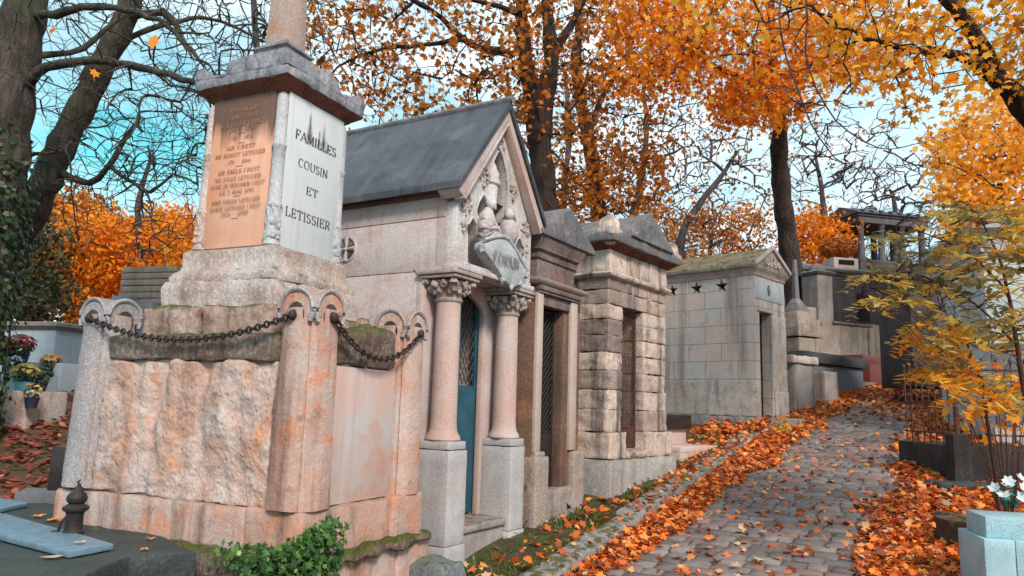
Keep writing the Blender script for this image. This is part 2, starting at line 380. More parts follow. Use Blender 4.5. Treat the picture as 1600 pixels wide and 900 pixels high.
def tablet(name, base, base2, soot, sootz, c_soot, marks):
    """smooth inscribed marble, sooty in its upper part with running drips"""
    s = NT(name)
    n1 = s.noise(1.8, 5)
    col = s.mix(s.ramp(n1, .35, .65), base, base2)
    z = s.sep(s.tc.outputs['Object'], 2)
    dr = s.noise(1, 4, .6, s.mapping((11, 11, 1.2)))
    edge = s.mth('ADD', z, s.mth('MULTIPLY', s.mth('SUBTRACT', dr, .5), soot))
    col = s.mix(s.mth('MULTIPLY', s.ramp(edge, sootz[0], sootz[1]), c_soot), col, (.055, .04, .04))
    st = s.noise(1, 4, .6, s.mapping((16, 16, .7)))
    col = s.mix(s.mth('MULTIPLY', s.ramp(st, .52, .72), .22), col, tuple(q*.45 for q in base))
    if marks:
        X = s.sep(s.tc.outputs['Object'], 0); wob = s.mth('MULTIPLY', s.mth('SUBTRACT', s.noise(26, 4, .7), .5), .9)
        for xc, w_, z0, hh_ in ((.555, .045, 2.90, .33), (.655, .035, 2.90, .20), (.70, .045, 2.90, .26), (.74, .03, 2.90, .14)):
            d = s.mth('ADD', s.mth('DIVIDE', s.mth('ABSOLUTE', s.mth('SUBTRACT', X, xc)), w_), s.mth('DIVIDE', s.mth('SUBTRACT', z, z0), hh_))
            m_ = s.mth('MULTIPLY', s.ramp(s.mth('ADD', d, wob), 1.05, .65), s.ramp(z, 2.93, 2.985))
            col = s.mix(s.mth('MULTIPLY', m_, .85), col, (.085, .075, .08))
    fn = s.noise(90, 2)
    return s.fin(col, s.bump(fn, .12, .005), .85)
M['tabo'] = tablet('warm_lit_orange_marble', (.66, .29, .17), (.72, .42, .31), .5, (2.90, 3.04), .88, 0)  # orange base colour carries the warm light on the left face; soot on top
M['tabw'] = tablet('cool_white_marble', (.50, .53, .56), (.58, .59, .61), 1.2, (3.52, 3.7), .5, 1)

def leafmat(name, stops, trans=.45, rough=.6):
    s = NT(name); a = s.attr('tint').outputs['Fac']
    cr = s.n('ShaderNodeValToRGB'); s.l(a, cr.inputs[0])
    el = cr.color_ramp.elements
    el[0].position, el[0].color = stops[0][0], (*stops[0][1], 1); el[1].position, el[1].color = stops[-1][0], (*stops[-1][1], 1)
    for p, c in stops[1:-1]:
        e = el.new(p); e.color = (*c, 1)
    s.put(s.b.inputs['Base Color'], cr.outputs[0]); s.b.inputs['Roughness'].default_value = rough
    if trans:
        t = s.n('ShaderNodeBsdfTranslucent'); s.l(cr.outputs[0], t.inputs[0])
        mx = s.n('ShaderNodeMixShader'); mx.inputs[0].default_value = trans
        s.l(s.b.outputs[0], mx.inputs[1]); s.l(t.outputs[0], mx.inputs[2]); s.l(mx.outputs[0], s.out.inputs[0])
    return s.m

# ================================================================== 1. obelisk tomb (rock-faced base with chained corner posts)
OB = frame_empty('obelisk_tomb', 25, (-1.073, 3.999, .358), 'tall obelisk tomb with white and orange lettered tablets and chained posts round its pink base', 'tomb')
OW, OD = 1.19, 1.95
g = G()
for (x0, x1, y0, y1) in ((-.05, .46, -.05, .9), (.465, .86, -.05, .9), (.865, 1.26, -.06, .9), (-.05, .6, .905, 1.30), (-.05, .6, 1.305, 2.0), (.61, 1.26, .905, 2.0)):
    g.cut(x0, x1, y0, y1, -.5, .40, .008, .02)
g.rough(.014, 5, .07); g.build('lower_plinth', M['pink'], OB)
g = G()
for (x0, x1, y0, y1, z1) in ((.0, .3, -.01, .38, .655), (.305, .84, -.0, .5, .648), (.845, 1.2, -.02, .5, .66), (0.0, .4, .385, 1.52, .645), (0.0, .4, 1.525, 1.97, .64), (.405, 1.2, .505, 1.97, .64)):
    g.cut(x0, x1, y0, y1, .39, z1, .005, .018)
g.rough(.009, 6, .06); g.build('plinth_course', M['pink'], OB)
# moss ledge
g = G(); g.cut(-.13, 0.05, .30, 1.98, .30, .425, .01, .03); g.cut(.2, 1.22, -.10, .02, .36, .418, .006, .02); g.rough(.028, 7, .04); g.build('mossy_ledge', M['moss'], OB)
# core panels
g = G(); g.box(.07, 1.12, .07, 1.88, .6, 1.46, .004)
g.box(.285, .885, .045, .09, .655, 1.44, .006); g.box(1.1, 1.145, .3, 1.65, .655, 1.44, .006)
g.build('smooth_panel', M['pinksmooth'], OB)
g = G(); g.box(.03, .16, .27, 1.68, .65, 1.445, .01)
def kp(co): return 1.0 if co.x < .1 else .1
g.rough(.030, 3.1, .024, 7, kp, (1, 1.6, .8))
for v in g.bm.verts:
    if v.co.x < .1:
        for yc, wd, dp in ((1.17, .035, .03), (.82, .05, .022), (.5, .03, .012)):
            v.co.x += dp*math.exp(-((v.co.y-yc-.04*math.sin(v.co.z*7))/wd)**2)*min(1, max(0, (v.co.z-.62)*2.2))
        v.co.x += noise.fractal(v.co*13, 1, 2, 3)*.011
g.build('rock_faced_panel', M['pinkrock'], OB)
# top coping bands
g = G(); g.cut(.03, .3, .27, 1.68, 1.45, 1.61, .012, .02); g.cut(.30, 1.15, .9, 1.9, 1.45, 1.6, .01, .02)
g.cut(.285, .58, .03, .3, 1.44, 1.665, .015, .03); g.cut(.585, .88, .03, .3, 1.44, 1.70, .02, .05)
g.rough(.022, 5, .05); g.build('coping', M['moss'], OB)
# corner posts: bulging four-lobed shafts topped by crossed half-cylinders
def post(cx, cy, w, h0, h1):
    g = G(); hw = w/2
    ring = []
    prof = []
    for k in range(4):
        for i in range(8):
            t = -1+2*i/8
            b = hw*.80 + .046*math.sqrt(max(0, 1-t*t))
            a = k*math.pi/2
            x, y = b, t*hw*.90
            prof.append((x*math.cos(a)-y*math.sin(a), x*math.sin(a)+y*math.cos(a)))
        x = y = hw*.76; a = k*math.pi/2; prof.append((x*math.cos(a)-y*math.sin(a), x*math.sin(a)+y*math.cos(a)))
    zs = [h0+(h1-h0)*i/14 for i in range(15)]
    rings = [[g.bm.verts.new((cx+px*(1.10-.12*(i/14)), cy+py*(1.10-.12*(i/14)), z)) for px, py in prof] for i, z in enumerate(zs)]
    n = len(prof)
    for A, B in zip(rings, rings[1:]):
        for k in range(n): g.bm.faces.new((A[k], A[(k+1) % n], B[(k+1) % n], B[k]))
    g.bm.faces.new(rings[0][::-1]); g.bm.faces.new(rings[-1])
    r = hw*1.02
    arch = [(r*math.cos(R(a)), r*math.sin(R(a))) for a in range(-20, 201, 11)]
    for ax in 'xy':
        c = cy if ax == 'x' else cx
        m = cx if ax == 'x' else cy
        g.prism([(c+p, h1-.015+q) for p, q in arch], ax, m-hw*1.06, m+hw*1.06, .008)
    g.rough(.004, 9, .05, 1)
    p = g.build('corner_post', M['pink'] if not (cx < .3 and cy > 1) else M['pinkgrey'], OB)
    # scroll rims round each arch face and the socket
    g = G()
    for ax, s_ in (('x', -1), ('x', 1), ('y', -1), ('y', 1)):
        for rr, th, dp in ((hw*.95, .013, 0), ):
            pts = []
            for a in range(-30, 211, 12):
                q, z = rr*math.cos(R(a)), h1-.015+rr*math.sin(R(a))
                f = s_*(hw*1.07)
                pts.append((cx+f, cy+q, z) if ax == 'x' else (cx+q, cy+f, z))
            g.tube(pts, th, 6)
    g.rough(.004, 14, .05, 1); g.build('scroll_rim', M['pinkgrey'], p)
    for ax, s_ in (('x', -1), ('y', -1)):
        g = G()
        a = [hw*.50*math.cos(R(t)) for t in range(0, 360, 24)]; b = [hw*.62*math.sin(R(t)) for t in range(0, 360, 24)]
        f = s_*hw*1.065
        poly = [((cy if ax == 'x' else cx)+p, h1-.045+q) for p, q in zip(a, b)]
        m = cx if ax == 'x' else cy
        g.prism(poly, ax, m+f-.004, m+f+.02)
        g.build('socket', M['socket'], p)
    return p
M['pinkgrey'] = stone('grey_pink_post_stone', (.34, .31, .33), (.42, .38, .39), (.2, .13, .12), .35, (.15, .14, .14), .6, 0., .4, .5, 60, 2.0, c3=(.44, .33, .29), pits=.35)
M['socket'] = plain('dark_recess_stone', (.06, .045, .042), .9, .4, 20)
PZ0, PZ1 = .655, 1.745
for cx, cy in ((.13, .13), (1.05, .13), (.13, 1.81), (1.05, 1.81)): post(cx, cy, .25, PZ0, PZ1)
def chain(p0, p1, sag, n, link=.05):
    g = G(); p0 = Vector(p0); p1 = Vector(p1)
    pts = []
    for i in range(n+1):
        t = i/n; q = p0.lerp(p1, t); q.z -= sag*(1-(2*t-1)**2); pts.append(q)
    for i in range(n):
        a, b = pts[i], pts[i+1]; d = (b-a); L = d.length; d.normalize()
        zr = Vector((0, 0, 1)); s = d.cross(zr).normalized(); u = s.cross(d)
        if i % 2: s, u = u, -s
        Mx = Matrix((( d.x, s.x, u.x, (a.x+b.x)/2), (d.y, s.y, u.y, (a.y+b.y)/2), (d.z, s.z, u.z, (a.z+b.z)/2), (0, 0, 0, 1)))
        g.torus(Mx, .0175, .0062, 10, 5, L*.5/.0175*1.15)
    for e in (p0, p1): g.ball(e, .028, 2, (.9, .9, 1.1), .3)
    return g
chain((.13, -.03, 1.70), (1.05, -.03, 1.70), .20, 30).build('chain', M['iron'], OB)
chain((-.03, .13, 1.70), (-.03, 1.81, 1.72), .14, 52).build('chain', M['iron'], OB)
# rough mossy step under the pedestal
g = G()
for x0, x1, y0, y1 in ((.12, .5, .42, 1.0), (.505, .98, .42, .95), (.12, .5, 1.005, 1.5), (.505, 1.0, .955, 1.5)): g.cut(x0, x1, y0, y1, 1.58, 1.80, .02, .03)
g.cut(.96, 1.09, .36, .6, 1.6, 1.77, .02, .04); g.cut(1.0, 1.1, .42, .75, 1.76, 1.83, .01, .02)
g.rough(.022, 5, .05); g.build('rubble_step', M['mossypink'], OB)
# pedestal base
DX0, DX1, DY0, DY1 = .26, .955, .57, 1.33
g = G(); g.sweep(DX0, DX1, DY0, DY1, [(.075, 1.79), (.085, 1.93), (.07, 1.965)]); g.rough(.022, 6, .05); g.build('rough_footing', M['die'], OB)
g = G(); g.sweep(DX0, DX1, DY0, DY1, [(.055, 1.967), (.062, 2.0), (.05, 2.03), (.02, 2.055), (.01, 2.08), (.012, 2.175), (.0, 2.185)]); g.rough(.006, 8, .06); g.build('moulded_base', M['die'], OB)
g = G(); g.box(.31, .935, .64, 1.27, 2.18, 3.24, .004); g.build('pedestal_core', M['die'], OB)
g = G(); g.box(.345, .91, .622, .65, 2.2, 3.235, .003); tw = g.build('white_tablet', M['tabw'], OB)
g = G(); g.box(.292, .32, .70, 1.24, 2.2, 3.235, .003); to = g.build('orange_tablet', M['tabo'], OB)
tagp(tw, 'white tablet lettered FAMILLES COUSIN ET LETISSIER'); tagp(to, 'orange tablet, coloured by painted warm light, with rows of small worn lettering')
g = G(); pl = lambda x, z, k: (x, .6195-k, z)
fr = .6195
cnt = [0]
def place_f(x, z, k):
    cnt[0] += 1; return (x, fr-cnt[0]*2e-6, z)
for t, cx, z, w, h in (('FAMILLES', .628, 2.945, .42, .062), ('COUSIN', .615, 2.765, .30, .056), ('ET', .62, 2.60, .12, .052), ('LETISSIER', .605, 2.41, .45, .060)):
    add_text(g, t, h, cx, z, place_f, w, thick=.20 if t == 'FAMILLES' else .145, thin=.055)
g.build('lettering', M['letter'], tw, fix=False)
g = G(); cnt = [0]
def place_l(a, z, k):
    cnt[0] += 1; return (.2895-cnt[0]*1e-6, -a, z)
lines = [('FAMILLE', .24, 3.13), ('MME CREST', .26, 3.08), ('LOUISE LETISSIER', .4, 3.025), ('1812 - 1875', .24, 2.99), ('1784 - 1856', .2, 2.93), ('MR CREST', .25, 2.865), ('NE BENOIT LETISSIER', .44, 2.815), ('1792 - 1866', .2, 2.765),
         ('MR EMILE CREST', .36, 2.70), ('NE JULES LETISSIER', .40, 2.65), ('DAME DE BENJAMIN CREST', .47, 2.605), ('LE 5 MAI 1891', .30, 2.56), ('MME PIERRE LETISSIER', .42, 2.495), ('MARIE LETISSIER CREST', .44, 2.45), ('1816 - 1890', .24, 2.41)]
for t, w, z in lines: add_text(g, t, .026, -.96, z, place_l, w, thick=.17, thin=.08)
for z in (2.975, 2.905, 2.745, 2.54, 2.39): g.bm.faces.new([g.bm.verts.new((.2892, .96+sx*.03, z+sz)) for sx, sz in ((-1, 0), (1, 0), (1, .004), (-1, .004))])
g.build('lettering', M['letterbrown'], to, fix=False)
# drips of soot above the name (a stain with its own shape)
g = G()
def drip(poly, y):
    g.bm.faces.new([g.bm.verts.new((x, y, z)) for x, z in poly])
rr = random.Random(3)
def drippoly(x0, x1, z0, tops):
    P = [(x0, z0)]
    for i, t in enumerate(tops): P.append((x0+(x1-x0)*(i+.5)/len(tops), t))
    return P+[(x1, z0)]
0 and drip(drippoly(.50, .62, 2.93, [2.96, 3.02, 3.1, 3.16, 3.2, 3.10, 3.0]), .6208)
0 and drip(drippoly(.625, .76, 2.93, [3.0, 3.06, 3.05, 3.12, 3.09, 3.06, 3.04, 2.98]), .6208)
g.bm.free()
# corner colonnettes: column with knotted drapery at the foot
def colonnette(cx, cy, mat):
    g = G(); g.cur = .5
    g.lathe(cx, cy, [(.05, 2.19), (.058, 2.2), (.05, 2.22), (.045, 2.24), (.052, 2.25), (.046, 2.30), (.049, 2.38), (.043, 2.44), (.05, 2.45), (.05, 2.465), (.042, 2.475), (.040, 2.84), (.046, 2.85), (.046, 2.865), (.039, 2.875), (.037, 3.16), (.03, 3.20), (.012, 3.225)], 18)
    q = random.Random(int(cx*91+cy*37))
    for i in range(16):
        a = q.uniform(0, 6.28); z = q.uniform(2.21, 2.36)
        g.ball((cx+.045*math.cos(a), cy+.045*math.sin(a), z), q.uniform(.014, .024), 1, (1, 1, 1.3), .4)
    for i in range(7):
        a = i*.9; g.tube([(cx+.046*math.cos(a+t*.2), cy+.046*math.sin(a+t*.2), 2.45-.03*t) for t in range(5)], [.009, .008, .008, .007, .004], 5)
    return g.build('colonnette', mat, OB)
M['colw'] = stone('cool_white_colonnette', (.42, .43, .46), (.50, .50, .52), (.14, .10, .09), .35, (.2, .2, .2), .5, 0, .3, .4, 60, 3, c3=(.45, .36, .33))
colonnette(.318, .655, M['colw']); colonnette(.928, .655, M['colw']); colonnette(.318, 1.262, M['die']); colonnette(.928, 1.262, M['die'])
# cornice: rust brown mouldings below, grey battlemented slab above
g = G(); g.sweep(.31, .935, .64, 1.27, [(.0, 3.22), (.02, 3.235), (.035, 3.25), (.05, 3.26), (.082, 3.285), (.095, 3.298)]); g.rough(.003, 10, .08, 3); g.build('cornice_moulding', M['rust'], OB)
CX0, CX1, CY0, CY1 = .215, 1.03, .545, 1.365
g = G(); g.box(CX0, CX1, CY0, CY1, 3.297, 3.37, .012)
def crest(axis, fixed, sgn, a0, a1):
    # raised acroteria : corners and centre with concave dips
    L = a1-a0; P = [(a0, 3.36)]
    prof = [(0, .085), (.10, .09), (.15, .035), (.33, .025), (.37, .10), (.5, .135), (.63, .10), (.67, .025), (.85, .035), (.90, .09), (1, .085)]
    P += [(a0+L*t, 3.36+h) for t, h in prof]+[(a1, 3.36)]
    g.prism(P, axis, fixed, fixed+sgn*.06, .006)
crest('y', CY0, 1, CX0, CX1); crest('y', CY1, -1, CX0, CX1); crest('x', CX0, 1, CY0, CY1); crest('x', CX1, -1, CY0, CY1)
g.rough(.014, 8, .035, 6); g.build('crested_cornice', M['corn'], OB)
# stepped block and obelisk shaft
g = G(); mx, my = .61, .955
g.sweep(mx-.1, mx+.1, my-.1, my+.1, [(.17, 3.365), (.165, 3.43), (.13, 3.45), (.115, 3.52), (.08, 3.535), (.075, 3.62), (.03, 3.64), (.03, 3.66), (.05, 3.672), (.05, 3.69), (.02, 3.71)]); g.rough(.011, 8, .05, 4); g.build('stepped_block', M['corn'], OB)
g = G(); g.box(mx-.1, mx+.1, my-.1, my+.1, 3.705, 5.3, .006, .045, .045); g.hexa([(mx-.055, my-.055, 5.3), (mx+.055, my-.055, 5.3), (mx+.055, my+.055, 5.3), (mx-.055, my+.055, 5.3)]+[(mx+.004*a, my+.004*b, 5.42) for a, b in ((-1, -1), (1, -1), (1, 1), (-1, 1))], .001, 1)
g.build('obelisk_shaft', M['shaft'] if 'shaft' in M else stone('pink_obelisk_stone', (.48, .30, .24), (.46, .38, .36), (.2, .12, .1), .3, (.2, .17, .16), .3, 0, .25, .4, 50, 2, c3=(.5, .27, .18)), OB)

# ================================================================== 2. gothic chapel
GC = frame_empty('gothic_chapel', 30.4, (-.28, 5.72, .41), 'gothic chapel with slate roof, carved pointed gable and two round columns beside a teal door', 'chapel')
A0, A1, AC = -.28, .88, .30
def pedestal(x0, x1, nm='column_pedestal'):
    g = G(); g.box(x0, x1, .0, .30, -.3, .17, .006); g.box(x0+.008, x1-.008, .008, .30, .173, .85, .008); g.box(x0+.012, x1-.012, .02, .30, .855, .915, .006)
    g.rough(.0035, 8, .08, 3)
    p = g.build('pedestal', M['limegrey'], GC)
pedestal(A0, -.015); pedestal(.63, A1)
def column(cx, cy):
    g = G(); g.lathe(cx, cy, [(.125, .912), (.135, .925), (.13, .95), (.112, .975), (.106, 1.0), (.100, 1.06), (.094, 1.98)], 28); sh = g.build('column_shaft', M['limepink'], GC)
    g = G(); g.lathe(cx, cy, [(.1, 1.965), (.108, 1.975), (.108, 1.99), (.098, 1.998), (.10, 2.04), (.125, 2.09), (.15, 2.125)], 24)
    q = random.Random(5)
    for row, (z, r, s) in enumerate(((2.045, .118, .026), (2.095, .142, .028))):
        for k in range(10):
            a = 2*math.pi*(k+.5*row)/10; g.ball((cx+r*math.cos(a), cy+r*math.sin(a), z), s, 2, (1, 1, 1.1), .6)
            g.ball((cx+(r+.014)*math.cos(a), cy+(r+.014)*math.sin(a), z+.02), s*.6, 1, (1, 1, .8), .5)
    for sx in (-1, 1):
        for sy in (-1, 1):
            g.ball((cx+.125*sx, cy+.125*sy, 2.118), .034, 2, (1, 1, .9), .5)
            g.ball((cx+.10*sx, cy+.10*sy, 2.07), .03, 2, (1, 1, 1.2), .5)
    g.box(cx-.17, cx+.17, cy-.17, cy+.17, 2.14, 2.165, .006); g.box(cx-.185, cx+.185, cy-.185, cy+.185, 2.168, 2.2, .006)
    g.build('capital', M['carvedpink'], GC)
M['limepink'] = stone('pinkish_column_stone', (.50, .34, .30), (.54, .45, .43), (.28, .17, .14), .35, (.2, .18, .17), .4, 0, .22, .3, 70, 1.4, c3=(.48, .31, .26))
M['carvedpink'] = stone('brownish_carved_stone', (.36, .27, .24), (.46, .40, .38), (.13, .08, .07), .5, (.30, .26, .25), .4, 0, .3, .5, 50, 4)
column(-.145, .155); column(.755, .155)
# body
g = G()
LEN = 2.5
g.box(A0-.01, .0, .30, LEN, -.3, 2.2, .006); g.box(.62, A1+.01, .30, LEN, -.3, 2.2, .006)
g.box(A0-.014, -.035, .302, .36, -.3, 2.2, .005)
g.box(A0-.012, A1+.012, .2, LEN, 2.203, 2.615, .006); g.box(A0-.012, -.16, .12, .2, 2.203, 2.615, .003); g.box(.76, A1+.012, .12, .2, 2.203, 2.615, .003)
g.box(A0-.012, A1+.012, .2, LEN, 2.62, 2.80, .006); g.box(A0-.012, -.16, .12, .2, 2.62, 2.80, .003); g.box(.76, A1+.012, .12, .2, 2.62, 2.80, .003)
g.box(0, .62, LEN-.12, LEN, -.3, 2.2, .004)
g.prism([(A0-.01, 2.795), (A1+.01, 2.795), (AC, 3.62)], 'y', .2, LEN, 0)
# corbel under the wall head
g.prism([(.125, 2.2), (.125, 2.23), (.40, 2.23), (.30, 2.10), (.28, 2.10), (.28, 2.2)], 'x', A0-.02, -.02, .004)
g.build('wall', M['lime'], GC)
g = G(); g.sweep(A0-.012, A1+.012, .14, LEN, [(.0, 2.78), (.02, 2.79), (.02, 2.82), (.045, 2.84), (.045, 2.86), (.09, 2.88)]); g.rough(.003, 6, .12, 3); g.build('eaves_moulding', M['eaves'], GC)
# roof slabs
def roofslab(sgn):
    # across section polygon in (x,z)
    ex = AC+sgn*.70; ez = 2.80; ax_, az = AC, 3.70
    th = .06
    P = [(ex, ez), (ex-sgn*.0, ez+th), (AC, az+th*1.1), (AC, az-.02)]
    g = G(); g.prism(P, 'y', -.085, .50, .004); g.prism([(a, b-.003) for a, b in P], 'y', .504, 1.42, .004); g.prism(P, 'y', 1.424, LEN+.1, .004)
    g.rough(.003, 5, .12, 3); return g.build('roof_slab', M['slate'], GC)
roofslab(-1); roofslab(1)
g = G(); g.tube([(AC, -.10, 3.765), (AC, LEN+.1, 3.765)], .032, 8); g.rough(.003, 8, .2, 3); g.build('ridge', M['capgrey'], GC)
# rake moulding on the gable, pink stone
for sgn in (-1, 1):
    g = G(); P = [(AC+sgn*.62, 2.745), (AC+sgn*.69, 2.80), (AC, 3.69), (AC, 3.58)]
    g.prism(P, 'y', -.06, .14, .006); g.prism([(AC+sgn*.605, 2.725), (AC+sgn*.63, 2.74), (AC, 3.57), (AC, 3.54)], 'y', -.075, .02, .004)
    g.build('rake_moulding', M['limepink'] if sgn > 0 else M['lime'], GC)
# pierced gable plate
def mir(L): return L+[(2*AC-x, z) for x, z in L[::-1]]
outer = mir([(A0+.0, 2.205), (A0+.0, 2.71), (AC-.02, 3.53)])
hole = mir([(-.135, 2.26), (-.15, 2.5), (-.14, 2.58), (-.08, 2.655), (-.03, 2.62), (.0, 2.56), (.0, 2.66), (-.02, 2.72), (.0, 2.80), (.065, 2.885), (.12, 2.84), (.145, 2.78), (.14, 2.9), (.145, 3.03), (.19, 3.19), (.25, 3.29), (.29, 3.33)])
V, Fc = plate(outer, [hole], .10, .008)
g = G(); add_mesh(g, V, Fc, (0, .018, 0))
g.box(A0-.02, A1+.02, -.03, .13, 2.203, 2.245, .008)
g.box(A0+.02, A1-.02, -.012, .13, 2.248, 2.27, .004)
# inner roll following the opening
for sc_, rr_ in ((0, .012),):
    g.tube([(x, .012, z) for x, z in hole[:]], rr_, 6)
pts = mir([(-.20, 2.27), (-.21, 2.55), (-.19, 2.70), (AC-.01, 3.43)])
g.tube([(x, .016, z) for x, z in pts], .010, 6)
g.build('gable_panel', M['carved'], GC)
# carved ornament tufts
q = random.Random(11)
for cx, cz, s, n in ((.30, 3.38, .055, 14), (.06, 3.03, .065, 22), (.545, 3.03, .065, 22), (-.165, 2.74, .075, 26), (.765, 2.74, .075, 26), (-.2, 2.56, .04, 8), (.80, 2.56, .04, 8)):
    g = G()
    for _ in range(n):
        a = q.uniform(0, 6.28); r = s*math.sqrt(q.random())
        g.ball((cx+r*math.cos(a), .008+q.uniform(-.015, .012), cz+r*math.sin(a)*1.3), q.uniform(.010, .022), 1, (1, .8, 1.2), .5)
    g.build('leaf_ornament', M['carvedpink'], GC)
# relief: tilted tower, two winged figures, shield
g = G()
def T(cx, cz, tilt, y):
    return Matrix.Translation((cx, y, cz)) @ Matrix.Rotation(tilt, 4, 'Y')
n0 = len(g.bm.verts)
g.lathe(0, 0, [(.068, 0), (.062, .20), (.082, .215), (.082, .25), (.066, .262), (.062, .32), (.02, .40), (0.004, .43)], 16)
g.bm.verts.ensure_lookup_table(); bmesh.ops.transform(g.bm, matrix=T(.22, 2.80, R(8), .06), verts=g.bm.verts[n0:])
def blob(pts, rad): g.tube([(x, y, z) for x, y, z in pts], rad, 10)
blob([(.06, .03, 2.53), (.09, .0, 2.62), (.10, -.01, 2.70), (.12, -.01, 2.76)], [.04, .075, .07, .035]); g.ball((.12, -.03, 2.80), .045, 2, (1, 1, 1.15), .15)
blob([(.47, .03, 2.52), (.46, .0, 2.62), (.44, -.01, 2.70), (.43, -.01, 2.76)], [.04, .085, .08, .04]); g.ball((.42, -.03, 2.79), .048, 2, (1, 1, 1.15), .2)
for i in range(9):   # feathers of the left wing
    a = R(200+i*9); bx, bz = .24, 2.66; L = .25-.012*i
    g.tube([(bx-.02*i*.3, -.015, bz-.012*i), (bx+L*.5*math.cos(a), -.045, bz-.012*i+L*.5*math.sin(a)*.7), (bx+L*math.cos(a), -.02, bz-.012*i+L*math.sin(a)*.75)], [.014, .016, .006], 6)
for i in range(8):
    a = R(-35-i*8); bx, bz = .14, 2.64; L = .26-.01*i
    g.tube([(bx, -.02, bz-.01*i), (bx+L*.5*math.cos(a), -.05, bz-.01*i+L*.5*math.sin(a)*.8), (bx+L*math.cos(a), -.02, bz-.01*i+L*math.sin(a)*.8)], [.014, .016, .006], 6)
for i in range(7):
    a = R(-75-i*7); bx, bz = .50, 2.72; L = .24-.01*i
    g.tube([(bx, -.0, bz-.012*i), (bx+L*.5*math.cos(a), -.04, bz+L*.5*math.sin(a)), (bx+L*math.cos(a)*.9, -.01, bz+L*math.sin(a))], [.016, .02, .007], 6)
blob([(-.0, -.02, 2.60), (.10, -.05, 2.60), (.22, -.05, 2.63)], [.02, .024, .018]); blob([(.02, -.02, 2.68), (.12, -.05, 2.66), (.24, -.05, 2.60)], [.02, .022, .016])
g.rough(.008, 14, .05, 1)
g.build('winged_relief', M['carved'], GC)
g = G()
P = [(-.03, 2.40), (-.02, 2.455), (.10, 2.50), (.26, 2.545), (.36, 2.545), (.50, 2.47), (.63, 2.38), (.70, 2.33), (.64, 2.27), (.55, 2.20), (.44, 2.165), (.33, 2.19), (.22, 2.26), (.12, 2.32), (.04, 2.36)]
g.prism(P, 'y', -.075, .03, .02, 2); g.rough(.012, 8, .05, 3)
g.tube([(x, -.065, z+.02) for x, z in P[1:8]], .017, 6)
for x, z in ((-.03, 2.41), (.69, 2.32), (.44, 2.17), (.30, 2.20), (.58, 2.23)): g.ball((x, -.055, z), .035, 2, (1, .8, 1), .6)
sh = g.build('shield', M['shieldst'] if 'shieldst' in M else stone('bluish_shield_stone', (.36, .38, .40), (.46, .48, .50), (.2, .17, .16), .3, (.3, .3, .3), .3, 0, .3, .4, 50, 4), GC)
g = G(); cnt = [0]
def place_s(x, z, k):
    cnt[0] += 1; return (x, -.090-cnt[0]*1e-6, z)
add_text(g, 'F.CHOLIN', .085, .31, 2.33, place_s, .40, thick=.22, thin=.1)
g.build('lettering', plain('grey_worn_letters', (.20, .19, .20), .9, .3, 50), sh, fix=False)
# recess back, jambs, door
g = G(); g.box(.0, .03, .29, .345, .2, 2.1, .006); g.box(.59, .62, .29, .345, .2, 2.1, .006)
V, Fc = plate([(0, 2.2), (0, 1.9), (.06, 2.02), (.14, 2.07), (.22, 2.10), (.31, 2.17), (.40, 2.10), (.48, 2.07), (.56, 2.02), (.62, 1.9), (.62, 2.2)], [], .04, .003)
add_mesh(g, V, Fc, (0, .297, 0)); g.build('door_surround', M['limepink'], GC)
g = G(); g.box(.032, .588, .35, .38, .30, 1.35, .004); g.box(.08, .29, .34, .36, .40, 1.25, .006); g.box(.33, .54, .34, .36, .40, 1.25, .006)
g.box(.032, .065, .35, .38, 1.353, 2.2, .003); g.box(.555, .588, .35, .38, 1.353, 2.2, .003); g.box(.295, .325, .347, .38, 1.353, 2.2, .003)
dr = g.build('door', M['tealdoor'], GC)
g = G()
for i in range(-9, 16):
    x = i*.055
    for s_ in (1, -1):
        a = Vector((x if s_ > 0 else .62-x, .365, 1.36)); b = a+Vector((s_*.5, 0, .84))
        lo, hi = .07, .55
        t0 = max(0, (lo-a.x)/(b.x-a.x) if s_ > 0 else (hi-a.x)/(b.x-a.x)); t1 = min(1, (hi-a.x)/(b.x-a.x) if s_ > 0 else (lo-a.x)/(b.x-a.x))
        if t1 > t0: g.tube([a.lerp(b, t0), a.lerp(b, t1)], .005, 4)
g.build('door_lattice', M['iron'], dr)
g = G(); g.box(.0, .62, .62, .64, .2, 2.2, 0); g.build('dark_opening', M['dark'], GC)
g = G(); g.cut(-.012, .628, .03, .52, .23, .285, .004, .008); g.box(-.01, .626, .06, .52, -.3, .228, .006); g.rough(.004, 8, .06, 3); g.build('step', M['mossgrey'] if 'mossgrey' in M else stone('step_stone', (.28, .24, .23), (.38, .34, .33), (.14, .10, .09), .5, (.22, .16, .12), .6, .3, .3, .5, 50, 4), GC)
# rosette window in the side wall (sunk quatrefoil)
g = G(); g.prism([(1.12+.105*math.cos(R(a)), 2.44+.105*math.sin(R(a))) for a in range(0, 360, 15)], 'x', A0-.012, A0+.02); rw = g.build('round_window', M['dark'], GC)
g = G()
for k in range(4):
    a = R(45+90*k-45); g.tube([(A0-.016, 1.12, 2.44), (A0-.016, 1.12+.1*math.cos(a), 2.44+.1*math.sin(a))], [.008, .022], 6)
g.torus(Matrix.Translation((A0-.012, 1.12, 2.44)) @ Matrix.Rotation(R(90), 4, 'Y'), .105, .012, 24, 6); g.ball((A0-.02, 1.12, 2.44), .02, 1)
g.build('tracery', M['lime'], rw)

